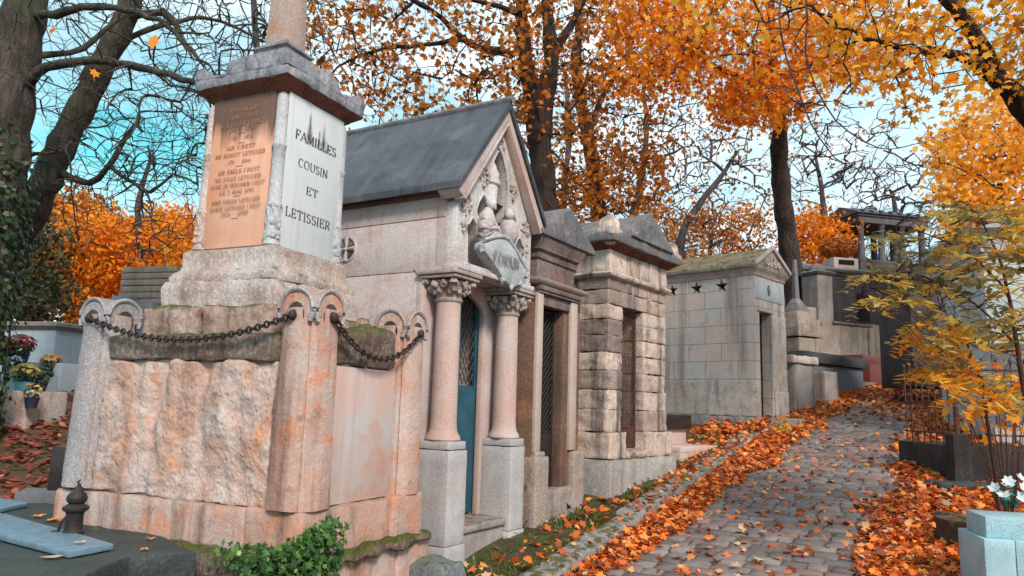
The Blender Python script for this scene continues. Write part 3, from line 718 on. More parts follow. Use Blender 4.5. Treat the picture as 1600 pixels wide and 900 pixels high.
# ================================================================== 3. narrow sooty chapel
e3 = np.array([-.28, 5.72, .41]) + np.array([math.sin(R(30.4)), math.cos(R(30.4)), 0])*1.15
NC = frame_empty('narrow_chapel', 32, e3, 'narrow soot blackened chapel with a tall pale framed doorway, squeezed beside the gothic chapel', 'chapel')
g = G(); L3 = 1.7
g.box(-.115, -.005, .03, L3, -.2, 2.30, .006); g.box(.55, .80, .03, L3, -.2, 2.30, .006); g.box(-.115, .80, .03, L3, 2.13, 2.305, .006)
g.build('side_wall', M['sootyorange'], NC)
g = G(); g.box(-.12, .12, -.02, .34, -.25, .75, .012); g.box(-.10, .08, .0, .34, .75, .79, .01); g.box(.61, .84, -.02, .34, -.1, .78, .012); g.rough(.009, 7, .06, 4); g.build('plinth_block', M['jambdirty'] if 'jambdirty' in M else stone('dirty_plinth_stone', (.33, .26, .23), (.42, .36, .34), (.10, .07, .06), .55, (.2, .16, .13), .6, .2, .35, .7, 45, 2.4, c3=(.40, .26, .2), pits=.25), NC)
g = G(); g.box(-.11, -.008, .0, .05, .79, 2.22, .006); g.box(.555, .685, .0, .05, .79, 2.22, .006); g.build('door_frame', M['jamb'], NC)
g = G(); g.box(.58, .66, -.005, .04, .80, 2.2, .002); g.bm.free(); g = G()
g.box(-.008, .553, .02, .10, 2.12, 2.22, .004)
g.box(-.10, .68, -.015, .06, 2.222, 2.245, .004); g.box(-.11, .69, -.03, .06, 2.248, 2.29, .004)
g.build('lintel', M['sooty'], NC)
g = G(); g.sweep(-.12, .76, .0, L3, [(.0, 2.30), (.03, 2.31), (.05, 2.335), (.055, 2.35), (.0, 2.365)]); g.rough(.002, 8, .1, 3); g.build('cornice', M['jamb'], NC)
g = G(); g.box(-.09, .66, .035, L3, 2.36, 2.55, .005); g.sweep(-.09, .66, .035, L3, [(.0, 2.54), (.02, 2.555), (.02, 2.57), (.0, 2.58)])
g.sweep(-.08, .70, .03, L3, [(.0, 2.58), (.0, 2.62), (.03, 2.635), (.03, 2.66), (.06, 2.70), (.07, 2.745)]); g.rough(.003, 8, .1, 3); g.build('frieze', M['sooty'], NC)
g = G(); g.prism([(-.22, 2.75), (-.22, 2.79), (.36, 3.12), (.94, 2.79), (.94, 2.75)], 'y', -.07, L3+.1, .015, 2); g.rough(.007, 5, .08, 4); g.build('gabled_roof', M['capgrey'], NC)
g = G(); g.box(.08, .552, .18, 1.2, .3, 2.13, 0); g.box(-.004, .08, .18, 1.2, .3, 2.13, 0); g.build('dark_opening', M['dark'], NC)
g = G(); g.box(.47, .553, .05, .17, .45, 2.12, .004); g.build('inner_jamb', M['sootyorange'], NC)
def grille(par, x0, x1, y, z0, z1, mat, step=.07, solid=None, nm='door', thin=.0045):
    g = G(); w = .022
    g.box(x0, x0+w, y, y+.02, z0, z1, .002); g.box(x1-w, x1, y, y+.02, z0, z1, .002); g.box(x0+w, x1-w, y, y+.02, z1-w, z1, .002); g.box(x0+w, x1-w, y, y+.02, z0, z0+w, .002)
    if solid: g.box(x0+w, x1-w, y+.004, y+.016, z0+w, solid, .002); g.box(x0+w, x1-w, y, y+.02, solid, solid+w, .002)
    zb = (solid or z0)+w; W = x1-x0
    d = g.build(nm, mat, par)
    g = G(); n = int((z1-zb+W)/step)+1
    for i in range(-int(W/step)-1, n+1):
        for s_ in (1, -1):
            a = Vector((x0, y+.01, zb+i*step)); b = Vector((x1, y+.01, zb+i*step+W*1.0))
            if s_ < 0: a.x, b.x = x1, x0
            t0, t1 = 0, 1
            if a.z < zb: t0 = (zb-a.z)/(b.z-a.z)
            if b.z > z1: t1 = (z1-a.z)/(b.z-a.z)
            if t1 > t0: g.tube([a.lerp(b, t0), a.lerp(b, t1)], thin, 4)
    g.build('lattice', mat, d)
    return d
grille(NC, .0, .465, .14, .46, 2.10, M['iron'], .065, .95)
g = G(); g.cut(.06, .70, .0, .3, -.2, .455, .01, .02); g.rough(.012, 7, .06, 4); g.build('sill', M['jambdirty2'] if 'x' in M else stone('sill_stone', (.30, .24, .21), (.40, .34, .32), (.10, .07, .06), .55, (.16, .12, .09), .6, .3, .35, .6, 45, 3), NC)

# ================================================================== 4. patchy rough stone chapel
RC = frame_empty('rough_chapel', 37, (1.03, 7.64, .70), 'chapel of worn patchy stone blocks with rounded corner knobs and a rusty lattice door', 'chapel')
g = G(); L4 = 1.9
g.cut(-.045, .78, -.045, .9, -.3, .385, .006, .015); g.cut(.785, 1.53, -.045, .9, -.3, .39, .006, .015); g.cut(-.045, 1.53, .905, L4, -.3, .39, .006, .015)
g.rough(.006, 5, .09, 4); g.build('base_course', stone('pale_base_stone', (.36, .33, .32), (.44, .42, .41), (.16, .14, .13), .5, (.2, .18, .15), .5, .35, .35, .5, 50, 1.6, c3=(.38, .30, .26)), RC)
g = G(); z = .392; q = random.Random(21)
rows = [.27, .23, .21, .20, .19, .18, .17, .16, .16, .155]
for i, h in enumerate(rows):
    z1 = min(z+h, 2.30)
    if z >= 2.29: break
    swell = .05*max(0, 1-(i)/1.2) if i == 0 else 0
    ww = lambda: q.uniform(-.008, .008)
    inset = .06 if i else .01
    for side in (0, 1):
        g.cur = q.random()
        if z < 1.95:
            if side == 0: g.cut(-.03+inset+ww(), .338+q.uniform(-.01, .004), -.03+inset+ww(), .42, z+.0012, z1-.0012, .005, .009)
            else: g.cut(.832+q.uniform(-.004, .012), 1.47-inset+ww(), -.03+inset+ww(), .42, z+.0012, z1-.0012, .005, .009)
        else:
            cut_ = [.35, .55, .45][i % 3]
            if side == 0: g.cut(-.03+inset+ww(), cut_+.2, -.03+inset+ww(), .42, z+.0012, z1-.0012, .005, .009)
            else: g.cut(cut_+.205, 1.47-inset+ww(), -.03+inset+ww(), .42, z+.0012, z1-.0012, .005, .009)
    xs = [.425, 1.1+q.uniform(-.2, .2), L4]
    for a, b in zip(xs, xs[1:]):
        g.cur = q.random(); g.cut(-.03+inset+ww(), 1.46-inset+ww(), a, b-.003, z+.0012, z1-.0012, .005, .009)
    z = z1
g.rough(.014, 6.5, .035, 6, None, (.9, .9, 1.5)); g.build('wall', M['patch'], RC)
g = G(); g.box(.3, .9, .43, 1.5, .35, 2.0, 0); g.build('dark_opening', M['dark'], RC)
grille(RC, .345, .825, .12, .49, 1.965, M['rustiron'], .06, .70)
g = G(); g.cut(.36, .86, -.03, .3, .388, .48, .01, .03); g.rough(.02, 8, .05, 4); g.build('sill', M['patch'], RC)
g = G(); g.sweep(.01, 1.42, .01, L4, [(.0, 2.285), (.03, 2.30), (.04, 2.325), (.03, 2.345), (.0, 2.35)]); g.rough(.010, 7, .06, 4); g.cur = .4; g.build('string_course', M['patch'], RC)
g = G()
for x0, x1 in ((.015, .42), (.425, .95), (.955, 1.41)):
    g.cur = q.random(); g.cut(x0, x1, .015, .6, 2.345, 2.61, .006, .012)
g.cut(.015, 1.41, .605, L4, 2.345, 2.61, .006, .012)
g.rough(.011, 6, .06, 5); g.build('frieze', M['patch'], RC)
g = G(); g.sweep(.01, 1.42, .01, L4, [(.0, 2.58), (.03, 2.60), (.06, 2.62), (.09, 2.64)]); g.rough(.006, 7, .07, 4); g.build('cornice', M['rust'], RC)
g = G(); g.prism([(-.13, 2.64), (-.14, 2.72), (.08, 2.755), (.73, 3.12), (1.38, 2.755), (1.55, 2.72), (1.54, 2.64)], 'y', -.12, L4+.1, .015, 2); g.prism([(.2, 2.745), (1.26, 2.745), (.73, 3.02)], 'y', -.15, -.12, .006); g.rough(.016, 5, .06, 5); g.build('gabled_roof', M['capgrey'], RC)
for cx in (-.03, 1.47):
    g = G(); g.ball((cx, 0, 2.78), .115, 3, (1, 1, 1.45), .1); g.box(cx-.12, cx+.12, -.115, .12, 2.70, 2.79, .03)
    g.rough(.016, 6, .05, 4); g.cur = .4; g.build('corner_knob', M['patch'], RC)

# ================================================================== 5. star chapel
STC = frame_empty('star_chapel', 44, (4.074, 12.2, 1.572), 'pale coursed stone chapel with star shaped openings in its side wall and narrow dark door', 'chapel')
L5 = 3.6
sm = lambda cy, cz, r: [(cy+(r if k % 2 == 0 else r*.42)*math.sin(R(36*k)), cz+(r if k % 2 == 0 else r*.42)*math.cos(R(36*k))) for k in range(10)]
stars = [(.60, 2.20), (1.09, 2.20), (1.59, 2.20), (2.1, 2.2)]
V, Fc = plate([(0, -.02), (L5, -.02), (L5, 2.44), (0, 2.44)], [sm(a, b, .13) for a, b in stars], .16)
g = G()
vs = [g.bm.verts.new((d, a, b)) for a, d, b in V]     # plate's x runs along y here
for f in Fc:
    try: g.bm.faces.new([vs[i] for i in f])
    except ValueError: pass
bmesh.ops.remove_doubles(g.bm, verts=g.bm.verts[:], dist=1e-5)
g.box(.162, .60, .0, .16, 1.735, 2.44, .0); g.box(.60, 1.16, .0, .20, -.02, 2.44, .0); g.box(.60, 1.16, .2, .3, -.02, 2.44, 0); g.box(1.0, 1.16, .3, L5, -.02, 2.44, .0); g.box(.16, 1.0, L5-.2, L5, -.02, 2.44, 0)
g.build('wall', M['star'], STC)
g = G(); g.box(-.02, .0, -.02, L5, -.02, .58, .008); g.box(-.02, .105, -.03, -.002, -.02, .50, .008); g.box(.66, 1.19, -.03, -.002, -.02, .42, .008); g.box(.62, 1.18, -.015, -.001, .42, 1.72, .006); g.rough(.008, 6, .07, 5)
g.build('lower_facing', stone('flaking_lower_stone', (.52, .40, .34), (.56, .49, .45), (.13, .11, .10), .6, (.08, .08, .07), .8, 0, .4, .7, 45, 1.8, c3=(.36, .30, .27), pits=.3), STC)
g = G(); g.box(.165, .60, .17, .3, -.0, 1.73, 0); g.box(.17, .99, .31, 3.3, .0, 2.4, 0)
g.build('dark_opening', M['dark'], STC)
g = G(); g.box(.162, .36, .10, .13, .0, 1.73, .005); g.box(.18, .34, .09, .11, .1, .8, .004); g.box(.18, .34, .09, .11, .9, 1.6, .004); g.build('door', M['navydoor'], STC)
g = G(); g.box(.08, .66, -.025, .03, 1.74, 1.80, .008); g.build('lintel', M['star2'] if 'star2' in M else stone('pink_lintel_stone', (.44, .33, .30), (.48, .42, .40), (.2, .14, .12), .3, (.2, .18, .16), .5, 0, .3, .4, 50, 2), STC)
g = G(); g.box(.02, 1.10, -.012, .03, 1.95, 2.28, .004); 
g.build('name_panel', stone('blue_grey_panel', (.36, .40, .44), (.44, .46, .48), (.2, .17, .16), .35, (.2, .2, .2), .4, 0, .2, .3, 50, 3), STC)
g = G(); g.ball((.50, -.02, 2.13), .05, 2, (.7, .5, 1.6), .5); g.ball((.50, -.02, 2.2), .03, 2, (1, .5, 1), .4); g.build('torch_ornament', M['sooty'], STC)
g = G(); g.sweep(.0, 1.16, .0, L5, [(.0, 2.33), (.02, 2.35), (.02, 2.38), (.05, 2.42), (.08, 2.46)]); g.rough(.006, 7, .1, 4); g.build('cornice', M['jambdirty3'] if 'q' in M else stone('pink_cornice_stone', (.38, .27, .24), (.45, .38, .35), (.12, .08, .07), .5, (.15, .12, .10), .6, .1, .35, .6, 45, 2.4), STC)
g = G(); g.prism([(-.11, 2.46), (-.12, 2.53), (.58, 2.90), (1.28, 2.53), (1.27, 2.46)], 'y', -.06, L5+.1, .01, 2)
for i in range(7): g.box(-.13, .0, .2+i*.5, .215+i*.5, 2.53, 2.6, .004)
g.rough(.014, 4, .09, 5); g.build('stone_roof', stone('mossy_roof_stone', (.22, .18, .14), (.34, .29, .24), (.09, .07, .06), .5, (.20, .15, .08), .75, .35, .35, .7, 40, 2, c3=(.40, .32, .27)), STC)
g = G()
for s_ in (-1, 1):
    g.prism([(.58+s_*.68, 2.49), (.58+s_*.70, 2.56), (.58, 2.93), (.58, 2.86)], 'y', -.10, -.055, .005)
for i, (x, z, r) in enumerate(((.36, 2.60, .045), (.58, 2.66, .06), (.80, 2.60, .045), (.5, 2.58, .03), (.66, 2.58, .03))):
    g.torus(Matrix.Translation((x, -.075, z)) @ Matrix.Rotation(R(90), 4, 'X'), r, .016, 12, 6)
g.rough(.004, 9, .05, 2); g.build('pediment_carving', M['die'], STC)
# terrace kerb wall it stands on
TW = frame_empty('terrace_wall', 44, (4.074, 12.2, 1.572), 'low rough retaining wall of pale blocks under the chapel with star openings', 'wall')
g = G(); x = -.62
g.cut(-.30, .9, -.62, -.2, -.75, -.035, .01, .02); g.cut(.905, 2.0, -.60, -.2, -.6, -.03, .01, .02); g.cut(-.30, 0, -.195, 1.2, -.75, -.03, .01, .02); g.cut(-.30, 0, 1.205, 3.5, -.75, -.03, .01, .02); g.cut(.005, 2.0, -.195, 3.5, -.5, -.028, .004, .01)
g.rough(.018, 5, .08, 5); g.build('coping_blocks', stone('terrace_stone', (.28, .25, .24), (.38, .34, .32), (.09, .08, .08), .6, (.2, .15, .1), .6, .3, .4, .7, 45, 2, c3=(.34, .25, .22), brick=(.5, .4, .3)), TW)
# ================================================================== setting: ground, path, kerb
def struct(o, kind='structure'): o['kind'] = kind; return o
def grid_sheet(name, us, vs, mat, dz=0, sh=True, bump=0.0, zfun=None):
    P = []
    for u in us:
        for v in vs:
            x, y = uv(u, v) if sh else (u*.5+v*.866, u*.866-v*.5)
            z = float(gz(x, y))+dz
            if bump: z += noise.fractal(Vector((x*.9, y*.9, 0)), 1, 2, 3)*bump
            if zfun: z += zfun(u, v)
            P.append((x, y, z))
    n = len(vs); Fc = [(i*n+j, i*n+j+1, (i+1)*n+j+1, (i+1)*n+j) for i in range(len(us)-1) for j in range(n-1)]
    me = bpy.data.meshes.new(name); me.from_pydata(P, [], Fc); me.shade_smooth(); me.materials.append(mat)
    bm = bmesh.new(); bm.from_mesh(me); bmesh.ops.recalc_face_normals(bm, faces=bm.faces)
    if bm.faces[0].normal.z < 0: bmesh.ops.reverse_faces(bm, faces=bm.faces)
    bm.to_mesh(me); bm.free()
    o = bpy.data.objects.new(name, me); COL.objects.link(o); return o
s = NT('leafy_earth')
c = s.mix(s.ramp(s.noise(.9, 5), .4, .6), (.07, .045, .025), (.05, .045, .02))
c = s.mix(s.ramp(s.noise(2.2, 6, .7), .5, .62), c, (.15, .05, .025))
c = s.mix(s.mth('MULTIPLY', s.ramp(s.noise(14, 5, .7), .52, .66), .7), c, (.22, .08, .03))
M['earth'] = s.fin(c, s.bump(s.noise(22, 5, .7), .8, .03), .95)
us = list(np.arange(-12, 30, .35))+list(np.arange(30, 60, 2))+[70, 90, 130, 200, 400]
vs = [-300, -160, -90, -60, -45, -35]+list(np.arange(-30, -6, .8))+list(np.arange(-6, 6, .3))+list(np.arange(6, 30, .8))+[35, 45, 60, 90, 160, 300]
def zf(u, v):
    pv = v-(shift(u) if True else 0)
    if -2.5 < pv < .25 and 2 < u < 26: return -.06
    return 0
ground = struct(grid_sheet('ground', us, vs, M['earth'], -.012, False, .035, zf))
s = NT('path_bedding')
c = s.mix(s.ramp(s.noise(5, 5), .4, .6), (.075, .055, .045), (.13, .10, .085))
M['bed'] = s.fin(c, s.bump(s.noise(60, 4), .6, .01), .95)
path = struct(grid_sheet('path', list(np.arange(-2, 30, .3)), list(np.arange(-2.36, .21, .16)), M['bed'], .004))
# setts, one mesh: surface pattern of the path
s = NT('grey_setts')
a = s.attr('tint').outputs['Fac']
cr = s.n('ShaderNodeValToRGB'); s.l(a, cr.inputs[0]); el = cr.color_ramp.elements
el[0].color = (.10, .08, .078, 1); el[1].color = (.30, .14, .11, 1); el[1].position = 1
for p_, c_ in ((.3, (.17, .14, .135, 1)), (.5, (.25, .21, .205, 1)), (.75, (.15, .12, .115, 1))): e = el.new(p_); e.color = c_
c = s.mix(s.mth('MULTIPLY', s.ramp(s.noise(9, 5, .7), .45, .65), .5), cr.outputs[0], (.09, .065, .06))
c = s.mix(s.mth('MULTIPLY', s.ramp(s.noise(120, 2), .5, .7), .4), c, (.30, .27, .27))
M['sett'] = s.fin(c, s.bump(s.mth('ADD', s.noise(18, 4), s.mth('MULTIPLY', s.noise(90, 3), .4)), .5, .012), s.mr(s.noise(3, 4), .35, .7, .42, .75))
q = random.Random(4); V = []; Fc = []; tint = []
u = 3.2; row = 0
while u < 24:
    du = .142*q.uniform(.92, 1.08); v = -2.30 + (row % 2)*.09+q.uniform(0, .03)
    while v < .12:
        dv = q.uniform(.13, .24)
        cs = [(u+.008, v+.008), (u+du-.008, v+.008), (u+du-.008, v+dv-.008), (u+.008, v+dv-.008)]
        h = .013+q.uniform(-.010, .008)
        cs = [(a_+q.uniform(-.014, .014), b_+q.uniform(-.014, .014)) for a_, b_ in cs]
        cu_, cv_ = sum(c_[0] for c_ in cs)/4, sum(c_[1] for c_ in cs)/4
        b0 = len(V)
        # chamfered octagon top, skirt below
        def octo(k, zz):
            for i in range(4):
                a_, b_ = cs[i], cs[(i+1) % 4]
                for t in (.07, .93):
                    pu = a_[0]+(b_[0]-a_[0])*t; pv = a_[1]+(b_[1]-a_[1])*t
                    V.append(tuple(uvz(cu_+(pu-cu_)*k, cv_+(pv-cv_)*k, zz)))
        octo(1.0, -.012); octo(1.0, h*.35+.004); octo(.86, h+.004); 
        tl = q.uniform(-.004, .004)
        V.append(tuple(uvz(cu_, cv_, h+.007)))
        for r_ in (0, 8):
            for i in range(8): Fc.append((b0+r_+i, b0+r_+(i+1) % 8, b0+r_+8+(i+1) % 8, b0+r_+8+i))
        for i in range(8): Fc.append((b0+16+i, b0+16+(i+1) % 8, b0+24))
        tint += [q.random()]*24
        v += dv
    u += du; row += 1
me = bpy.data.meshes.new('path_setts'); me.from_pydata(V, [], Fc); a = me.attributes.new('tint', 'FLOAT', 'FACE'); a.data.foreach_set('value', tint)
bm = bmesh.new(); bm.from_mesh(me); bmesh.ops.recalc_face_normals(bm, faces=bm.faces); bm.to_mesh(me); bm.free()
me.shade_smooth(); me.set_sharp_from_angle(angle=R(50)); me.materials.append(M['sett'])
o = bpy.data.objects.new('cobbles', me); COL.objects.link(o); struct(o)
# kerb
g = G(); q = random.Random(8); u = 3.6
while u < 12.6:
    L = q.uniform(.55, 1.0); 
    if 9.6 < u < 10.0: u += .3
    a0, a1 = -2.51+q.uniform(-.02, .02), -2.30+q.uniform(-.015, .015); h = .095+q.uniform(-.012, .012)
    P = [uvz(u, a0, -.1), uvz(u, a1, -.1), uvz(u+L-.015, a1, -.1), uvz(u+L-.015, a0, -.1), uvz(u, a0, h), uvz(u, a1-.01, h-.01), uvz(u+L-.015, a1-.01, h-.01), uvz(u+L-.015, a0, h)]
    g.hexa(P, .018); u += L
g.rough(.016, 5, .07, 5)
M['kerb'] = stone('kerb_stone', (.24, .22, .21), (.38, .35, .34), (.08, .065, .05), .6, (.22, .20, .19), .5, .45, .4, .6, 50, 2.5)
struct(g.build('kerb', M['kerb']))
# mossy verge between kerb and chapels
s = NT('mossy_verge')
c = s.mix(s.ramp(s.noise(3, 6, .7), .42, .58), (.07, .055, .03), (.075, .095, .022))
c = s.mix(s.ramp(s.noise(7, 5, .7), .55, .68), c, (.12, .14, .03))
c = s.mix(s.mth('MULTIPLY', s.ramp(s.noise(5, 4), .58, .7), .7), c, (.18, .17, .17))
M['verge'] = s.fin(c, s.bump(s.noise(50, 5, .8), 1, .03), .95)
verge = struct(grid_sheet('verge', list(np.arange(3.2, 12.5, .07)), list(np.arange(-3.3, -2.44, .07)), M['verge'], .012, True, .05))

# ================================================================== leaves: vectorised builder
MAPLE = np.array([(0, -.5), (.12, -.22), (.42, -.30), (.30, -.02), (.5, .16), (.22, .20), (.0, .52), (-.22, .20), (-.5, .16), (-.30, -.02), (-.42, -.30), (-.12, -.22)])
OVAL = np.array([(0, -.5), (.22, -.2), (.24, .1), (0, .5), (-.24, .1), (-.22, -.2)])
LANCE = np.array([(0, -.5), (.11, -.2), (.10, .1), (0, .5), (-.10, .1), (-.11, -.2)])
QUAD = np.array([(0, -.5), (.36, 0), (0, .5), (-.36, 0)])
def leaf_mesh(name, pos, size, nrm, mat, tmpl=QUAD, tint=None, seed=0, curl=.25, parent=None, axis=None):
    rg = np.random.default_rng(seed); N = len(pos); pos = np.asarray(pos, float)
    nrm = nrm/np.linalg.norm(nrm, axis=1, keepdims=True)
    if axis is None:
        r = rg.normal(size=(N, 3))
    else: r = axis
    a = r-(r*nrm).sum(1, keepdims=True)*nrm; a /= np.linalg.norm(a, axis=1, keepdims=True)+1e-9
    b = np.cross(nrm, a); K = len(tmpl)
    size = np.broadcast_to(size, (N,)).reshape(N, 1, 1)
    cz = -(np.abs(tmpl[:, 0])**1.3+.5*tmpl[:, 1]**2)*curl*2
    cc = rg.uniform(.2, 1.6, (N, 1, 1))
    V = pos[:, None, :] + size*(b[:, None, :]*tmpl[None, :, 0:1] + a[:, None, :]*tmpl[None, :, 1:2] + nrm[:, None, :]*cz[None, :, None]*cc)
    me = bpy.data.meshes.new(name)
    me.vertices.add(N*K); me.vertices.foreach_set('co', V.astype(np.float32).ravel())
    me.loops.add(N*K); me.loops.foreach_set('vertex_index', np.arange(N*K, dtype=np.int32))
    me.polygons.add(N); me.polygons.foreach_set('loop_start', np.arange(N, dtype=np.int32)*K)
    at_ = me.attributes.new('tint', 'FLOAT', 'FACE'); t = rg.random(N) if tint is None else tint
    at_.data.foreach_set('value', np.clip(t, 0, 1).astype(np.float32))
    me.update(calc_edges=True); me.materials.append(mat)
    o = bpy.data.objects.new(name, me); COL.objects.link(o)
    if parent: o.parent = parent
    return o
M['litter'] = leafmat('fallen_leaf', [(0, (.07, .025, .015)), (.22, (.26, .055, .02)), (.38, (.50, .09, .02)), (.6, (.75, .16, .022)), (.8, (.85, .28, .04)), (.93, (.68, .36, .16)), (1, (.55, .40, .28))], .15, .55)
M['litterred'] = leafmat('dark_red_fallen_leaf', [(0, (.07, .015, .012)), (.4, (.20, .03, .02)), (.8, (.32, .07, .035)), (1, (.45, .22, .12))], .1, .6)
M['orange'] = leafmat('orange_leaf', [(0, (.30, .06, .008)), (.25, (.66, .15, .008)), (.55, (.90, .26, .010)), (.8, (.95, .38, .02)), (1, (.95, .52, .06))], .5)
M['gold'] = leafmat('golden_leaf', [(0, (.34, .10, .010)), (.35, (.85, .28, .012)), (.7, (.95, .42, .025)), (1, (.95, .58, .10))], .5)
M['rusty'] = leafmat('rusty_leaf', [(0, (.10, .035, .012)), (.4, (.34, .10, .014)), (.8, (.66, .20, .018)), (1, (.75, .32, .05))], .4)
M['yelgreen'] = leafmat('yellow_green_leaf', [(0, (.13, .12, .05)), (.25, (.28, .25, .12)), (.45, (.48, .37, .12)), (.68, (.72, .42, .05)), (.9, (.85, .38, .03)), (1, (.9, .33, .02))], .4)
M['ivy'] = leafmat('ivy_leaf', [(0, (.008, .02, .010)), (.5, (.018, .045, .015)), (.85, (.05, .09, .025)), (1, (.12, .15, .05))], .15, .4)
M['darkgreen'] = leafmat('dark_green_leaf', [(0, (.012, .02, .01)), (.6, (.035, .045, .018)), (1, (.12, .08, .02))], .2)
rg = np.random.default_rng(5)
def litter(name, n, u0, u1, dens, size, mat, seed, lift=.02, tint_shift=0, upw=1.6):
    r = np.random.default_rng(seed); P = []; S = []
    tot = 0
    while tot < n:
        m = 20000; u = r.uniform(u0, u1, m); v = r.uniform(-3.3, .9, m)
        keep = r.random(m) < np.vectorize(dens)(u, v); u, v = u[keep], v[keep]
        P.append(np.stack([u, v], 1)); tot += len(u)
    P = np.concatenate(P)[:n]; u, v = P[:, 0], P[:, 1]; vv = v+shift(u)
    x = u*.5+vv*.866; y = u*.866-vv*.5
    base = np.where((v > -2.58) & (v < -2.28) & (u < 12.6), .105, np.where(v <= -2.5, .04, .02))
    d = np.vectorize(dens)(u, v)
    z = np.interp(u-.5, _US, _ZS)*.25+np.interp(u+.5, _US, _ZS)*.25+np.interp(u, _US, _ZS)*.5
    # gz uses the un-shifted u, recompute properly
    z = gz(x, y)+base+np.abs(r.normal(0, .012, len(u)))+r.random(len(u))*lift*d
    nr = np.stack([r.normal(0, .6, len(u)), r.normal(0, .6, len(u)), np.full(len(u), 1.)], 1)
    return leaf_mesh(name, np.stack([x, y, z], 1), size*r.uniform(.4, 1.3, len(u)), nr, mat, MAPLE, r.beta(1.5, 1.3, len(u)), seed)
def hsh(u, v): return noise.noise(Vector((u*1.3, v*1.6, 3.3)))
def dens(u, v):
    e = hsh(u, v)*.35
    d = 0
    w = .24+.055*(u-5)+e*.7        # left drift against the kerb
    if -2.26 < v < -2.26+w: d = max(d, 1-.35*((v+2.26)/w))
    if v <= -2.26: d = max(0, (.045+.014*(u-5)))*(1 if v > -2.9 else .6)
    wr = .78+e*.8-.025*(u-6)      # right drift
    if v > .1-wr: d = max(d, .95*min(1, (v-.1+wr)/.3))
    if u > 13: d = max(d, min(1, .05+(u-13)*.12+e))
    if u > 11.3 and v < -1.9: d = max(d, .8)
    d = max(d, .022)
    return max(0, min(1, d))
lit = litter('leaf_litter', 25000, 3.3, 11.5, dens, .076, M['litter'], 1, .05); struct(lit, 'stuff')
lit2 = litter('leaf_litter', 21000, 11.5, 27, dens, .10, M['litter'], 2, .06); struct(lit2, 'stuff')
tagp(lit, 'thick drift of orange fallen leaves along both edges of the near cobbled path', 'leaf litter'); tagp(lit2, 'orange fallen leaves covering the upper far end of the path', 'leaf litter')
# outer grounds litter
def litter_area(name, n, xr, yr, size, mat, seed, label, skip=None):
    r = np.random.default_rng(seed); x = r.uniform(*xr, n); y = r.uniform(*yr, n)
    k = np.ones(n, bool)
    if skip: k = ~skip(x, y)
    x, y = x[k], y[k]
    z = gz(x, y)+.02+np.abs(r.normal(0, .02, len(x)))
    nr = np.stack([r.normal(0, .4, len(x)), r.normal(0, .4, len(x)), np.full(len(x), 1.)], 1)
    o = leaf_mesh(name, np.stack([x, y, z], 1), size*r.uniform(.7, 1.3, len(x)), nr, mat, OVAL, r.beta(2, 2, len(x)), seed)
    struct(o, 'stuff'); tagp(o, label, 'leaf litter')
U = lambda x, y: x*.5+y*.866
VV = lambda x, y: x*.866-y*.5
litter_area('leaf_litter', 9000, (-11, -2.6), (5.5, 14), .10, M['litterred'], 31, 'dark red fallen leaves over the ground among the low graves at left', lambda x, y: VV(x, y) > -4.6)
litter_area('leaf_litter', 9000, (3.2, 14), (3.2, 16), .10, M['litter'], 32, 'orange fallen leaves on the ground behind the right edge of the path', lambda x, y: (VV(x, y)-.012*np.maximum(U(x, y)-11, 0)**1.6 < .25))
litter_area('leaf_litter', 9000, (3, 20), (13, 30), .12, M['litter'], 33, 'orange fallen leaves among the graves beyond the path', lambda x, y: (np.abs(VV(x, y)-.012*np.maximum(U(x, y)-11, 0)**1.6+1.1) < 1.3))
# grass and moss tufts on the verge
r = np.random.default_rng(9); n = 6500
u = r.uniform(3.6, 11.5, n); v = r.uniform(-3.12, -2.45, n); k = np.array([noise.noise(Vector((a*1.7, b*2.5, 9.1))) > .0 for a, b in zip(u, v)]); u, v = u[k], v[k]
x = u*.5+v*.866; y = u*.866-v*.5; z = gz(x, y)+.025
nr = np.stack([r.normal(0, 1, len(u)), r.normal(0, 1, len(u)), r.normal(0, .2, len(u))], 1); ax = np.stack([r.normal(0, .45, len(u)), r.normal(0, .45, len(u)), np.ones(len(u))], 1)
M['grass'] = leafmat('verge_grass', [(0, (.05, .06, .015)), (.5, (.11, .14, .03)), (1, (.22, .24, .07))], .3)
o = leaf_mesh('grass', np.stack([x, y, z], 1), .05*r.uniform(.5, 1.3, len(u)), nr, M['grass'], LANCE, None, 4, axis=ax); struct(o, 'stuff'); tagp(o, 'short green grass and moss between kerb and chapels', 'grass')
# single leaves lying alone on the setts
def mkleaf(nm='fallen_leaf'):
    g = G(); n = len(MAPLE)
    c0 = g.bm.verts.new((0, 0, .006)); vs_ = [g.bm.verts.new((a*.09, b*.09, .012*abs(a)*2+.008*b)) for a, b in MAPLE]
    for i in range(n): g.bm.faces.new((c0, vs_[i], vs_[(i+1) % n]))
    g.cur = .8; return g
lone = []
q = random.Random(15)
me_l = []
for t in (.55, .7, .86, .97):
    g = mkleaf(); 
    for f in g.bm.faces: f[g.tint] = t
    o = g.build('fallen_leaf', M['litter']); me_l.append(o)
k = 0
while k < 64:
    u = q.uniform(4.6, 12.5); v = q.uniform(-1.75, -.9)
    p = uvz(u, v, .032)
    o = me_l[k] if k < 4 else me_l[q.randrange(4)].copy()
    if k >= 4: COL.objects.link(o)
    o.location = p; o.rotation_euler = (q.uniform(-.25, .25), q.uniform(-.25, .25), q.uniform(0, 6.28)); s_ = q.uniform(.7, 1.15); o.scale = (s_,)*3
    tagp(o, 'single fallen maple leaf lying by itself on the bare middle of the cobbled path', 'leaf', 'single leaves scattered on the cobbles'); k += 1

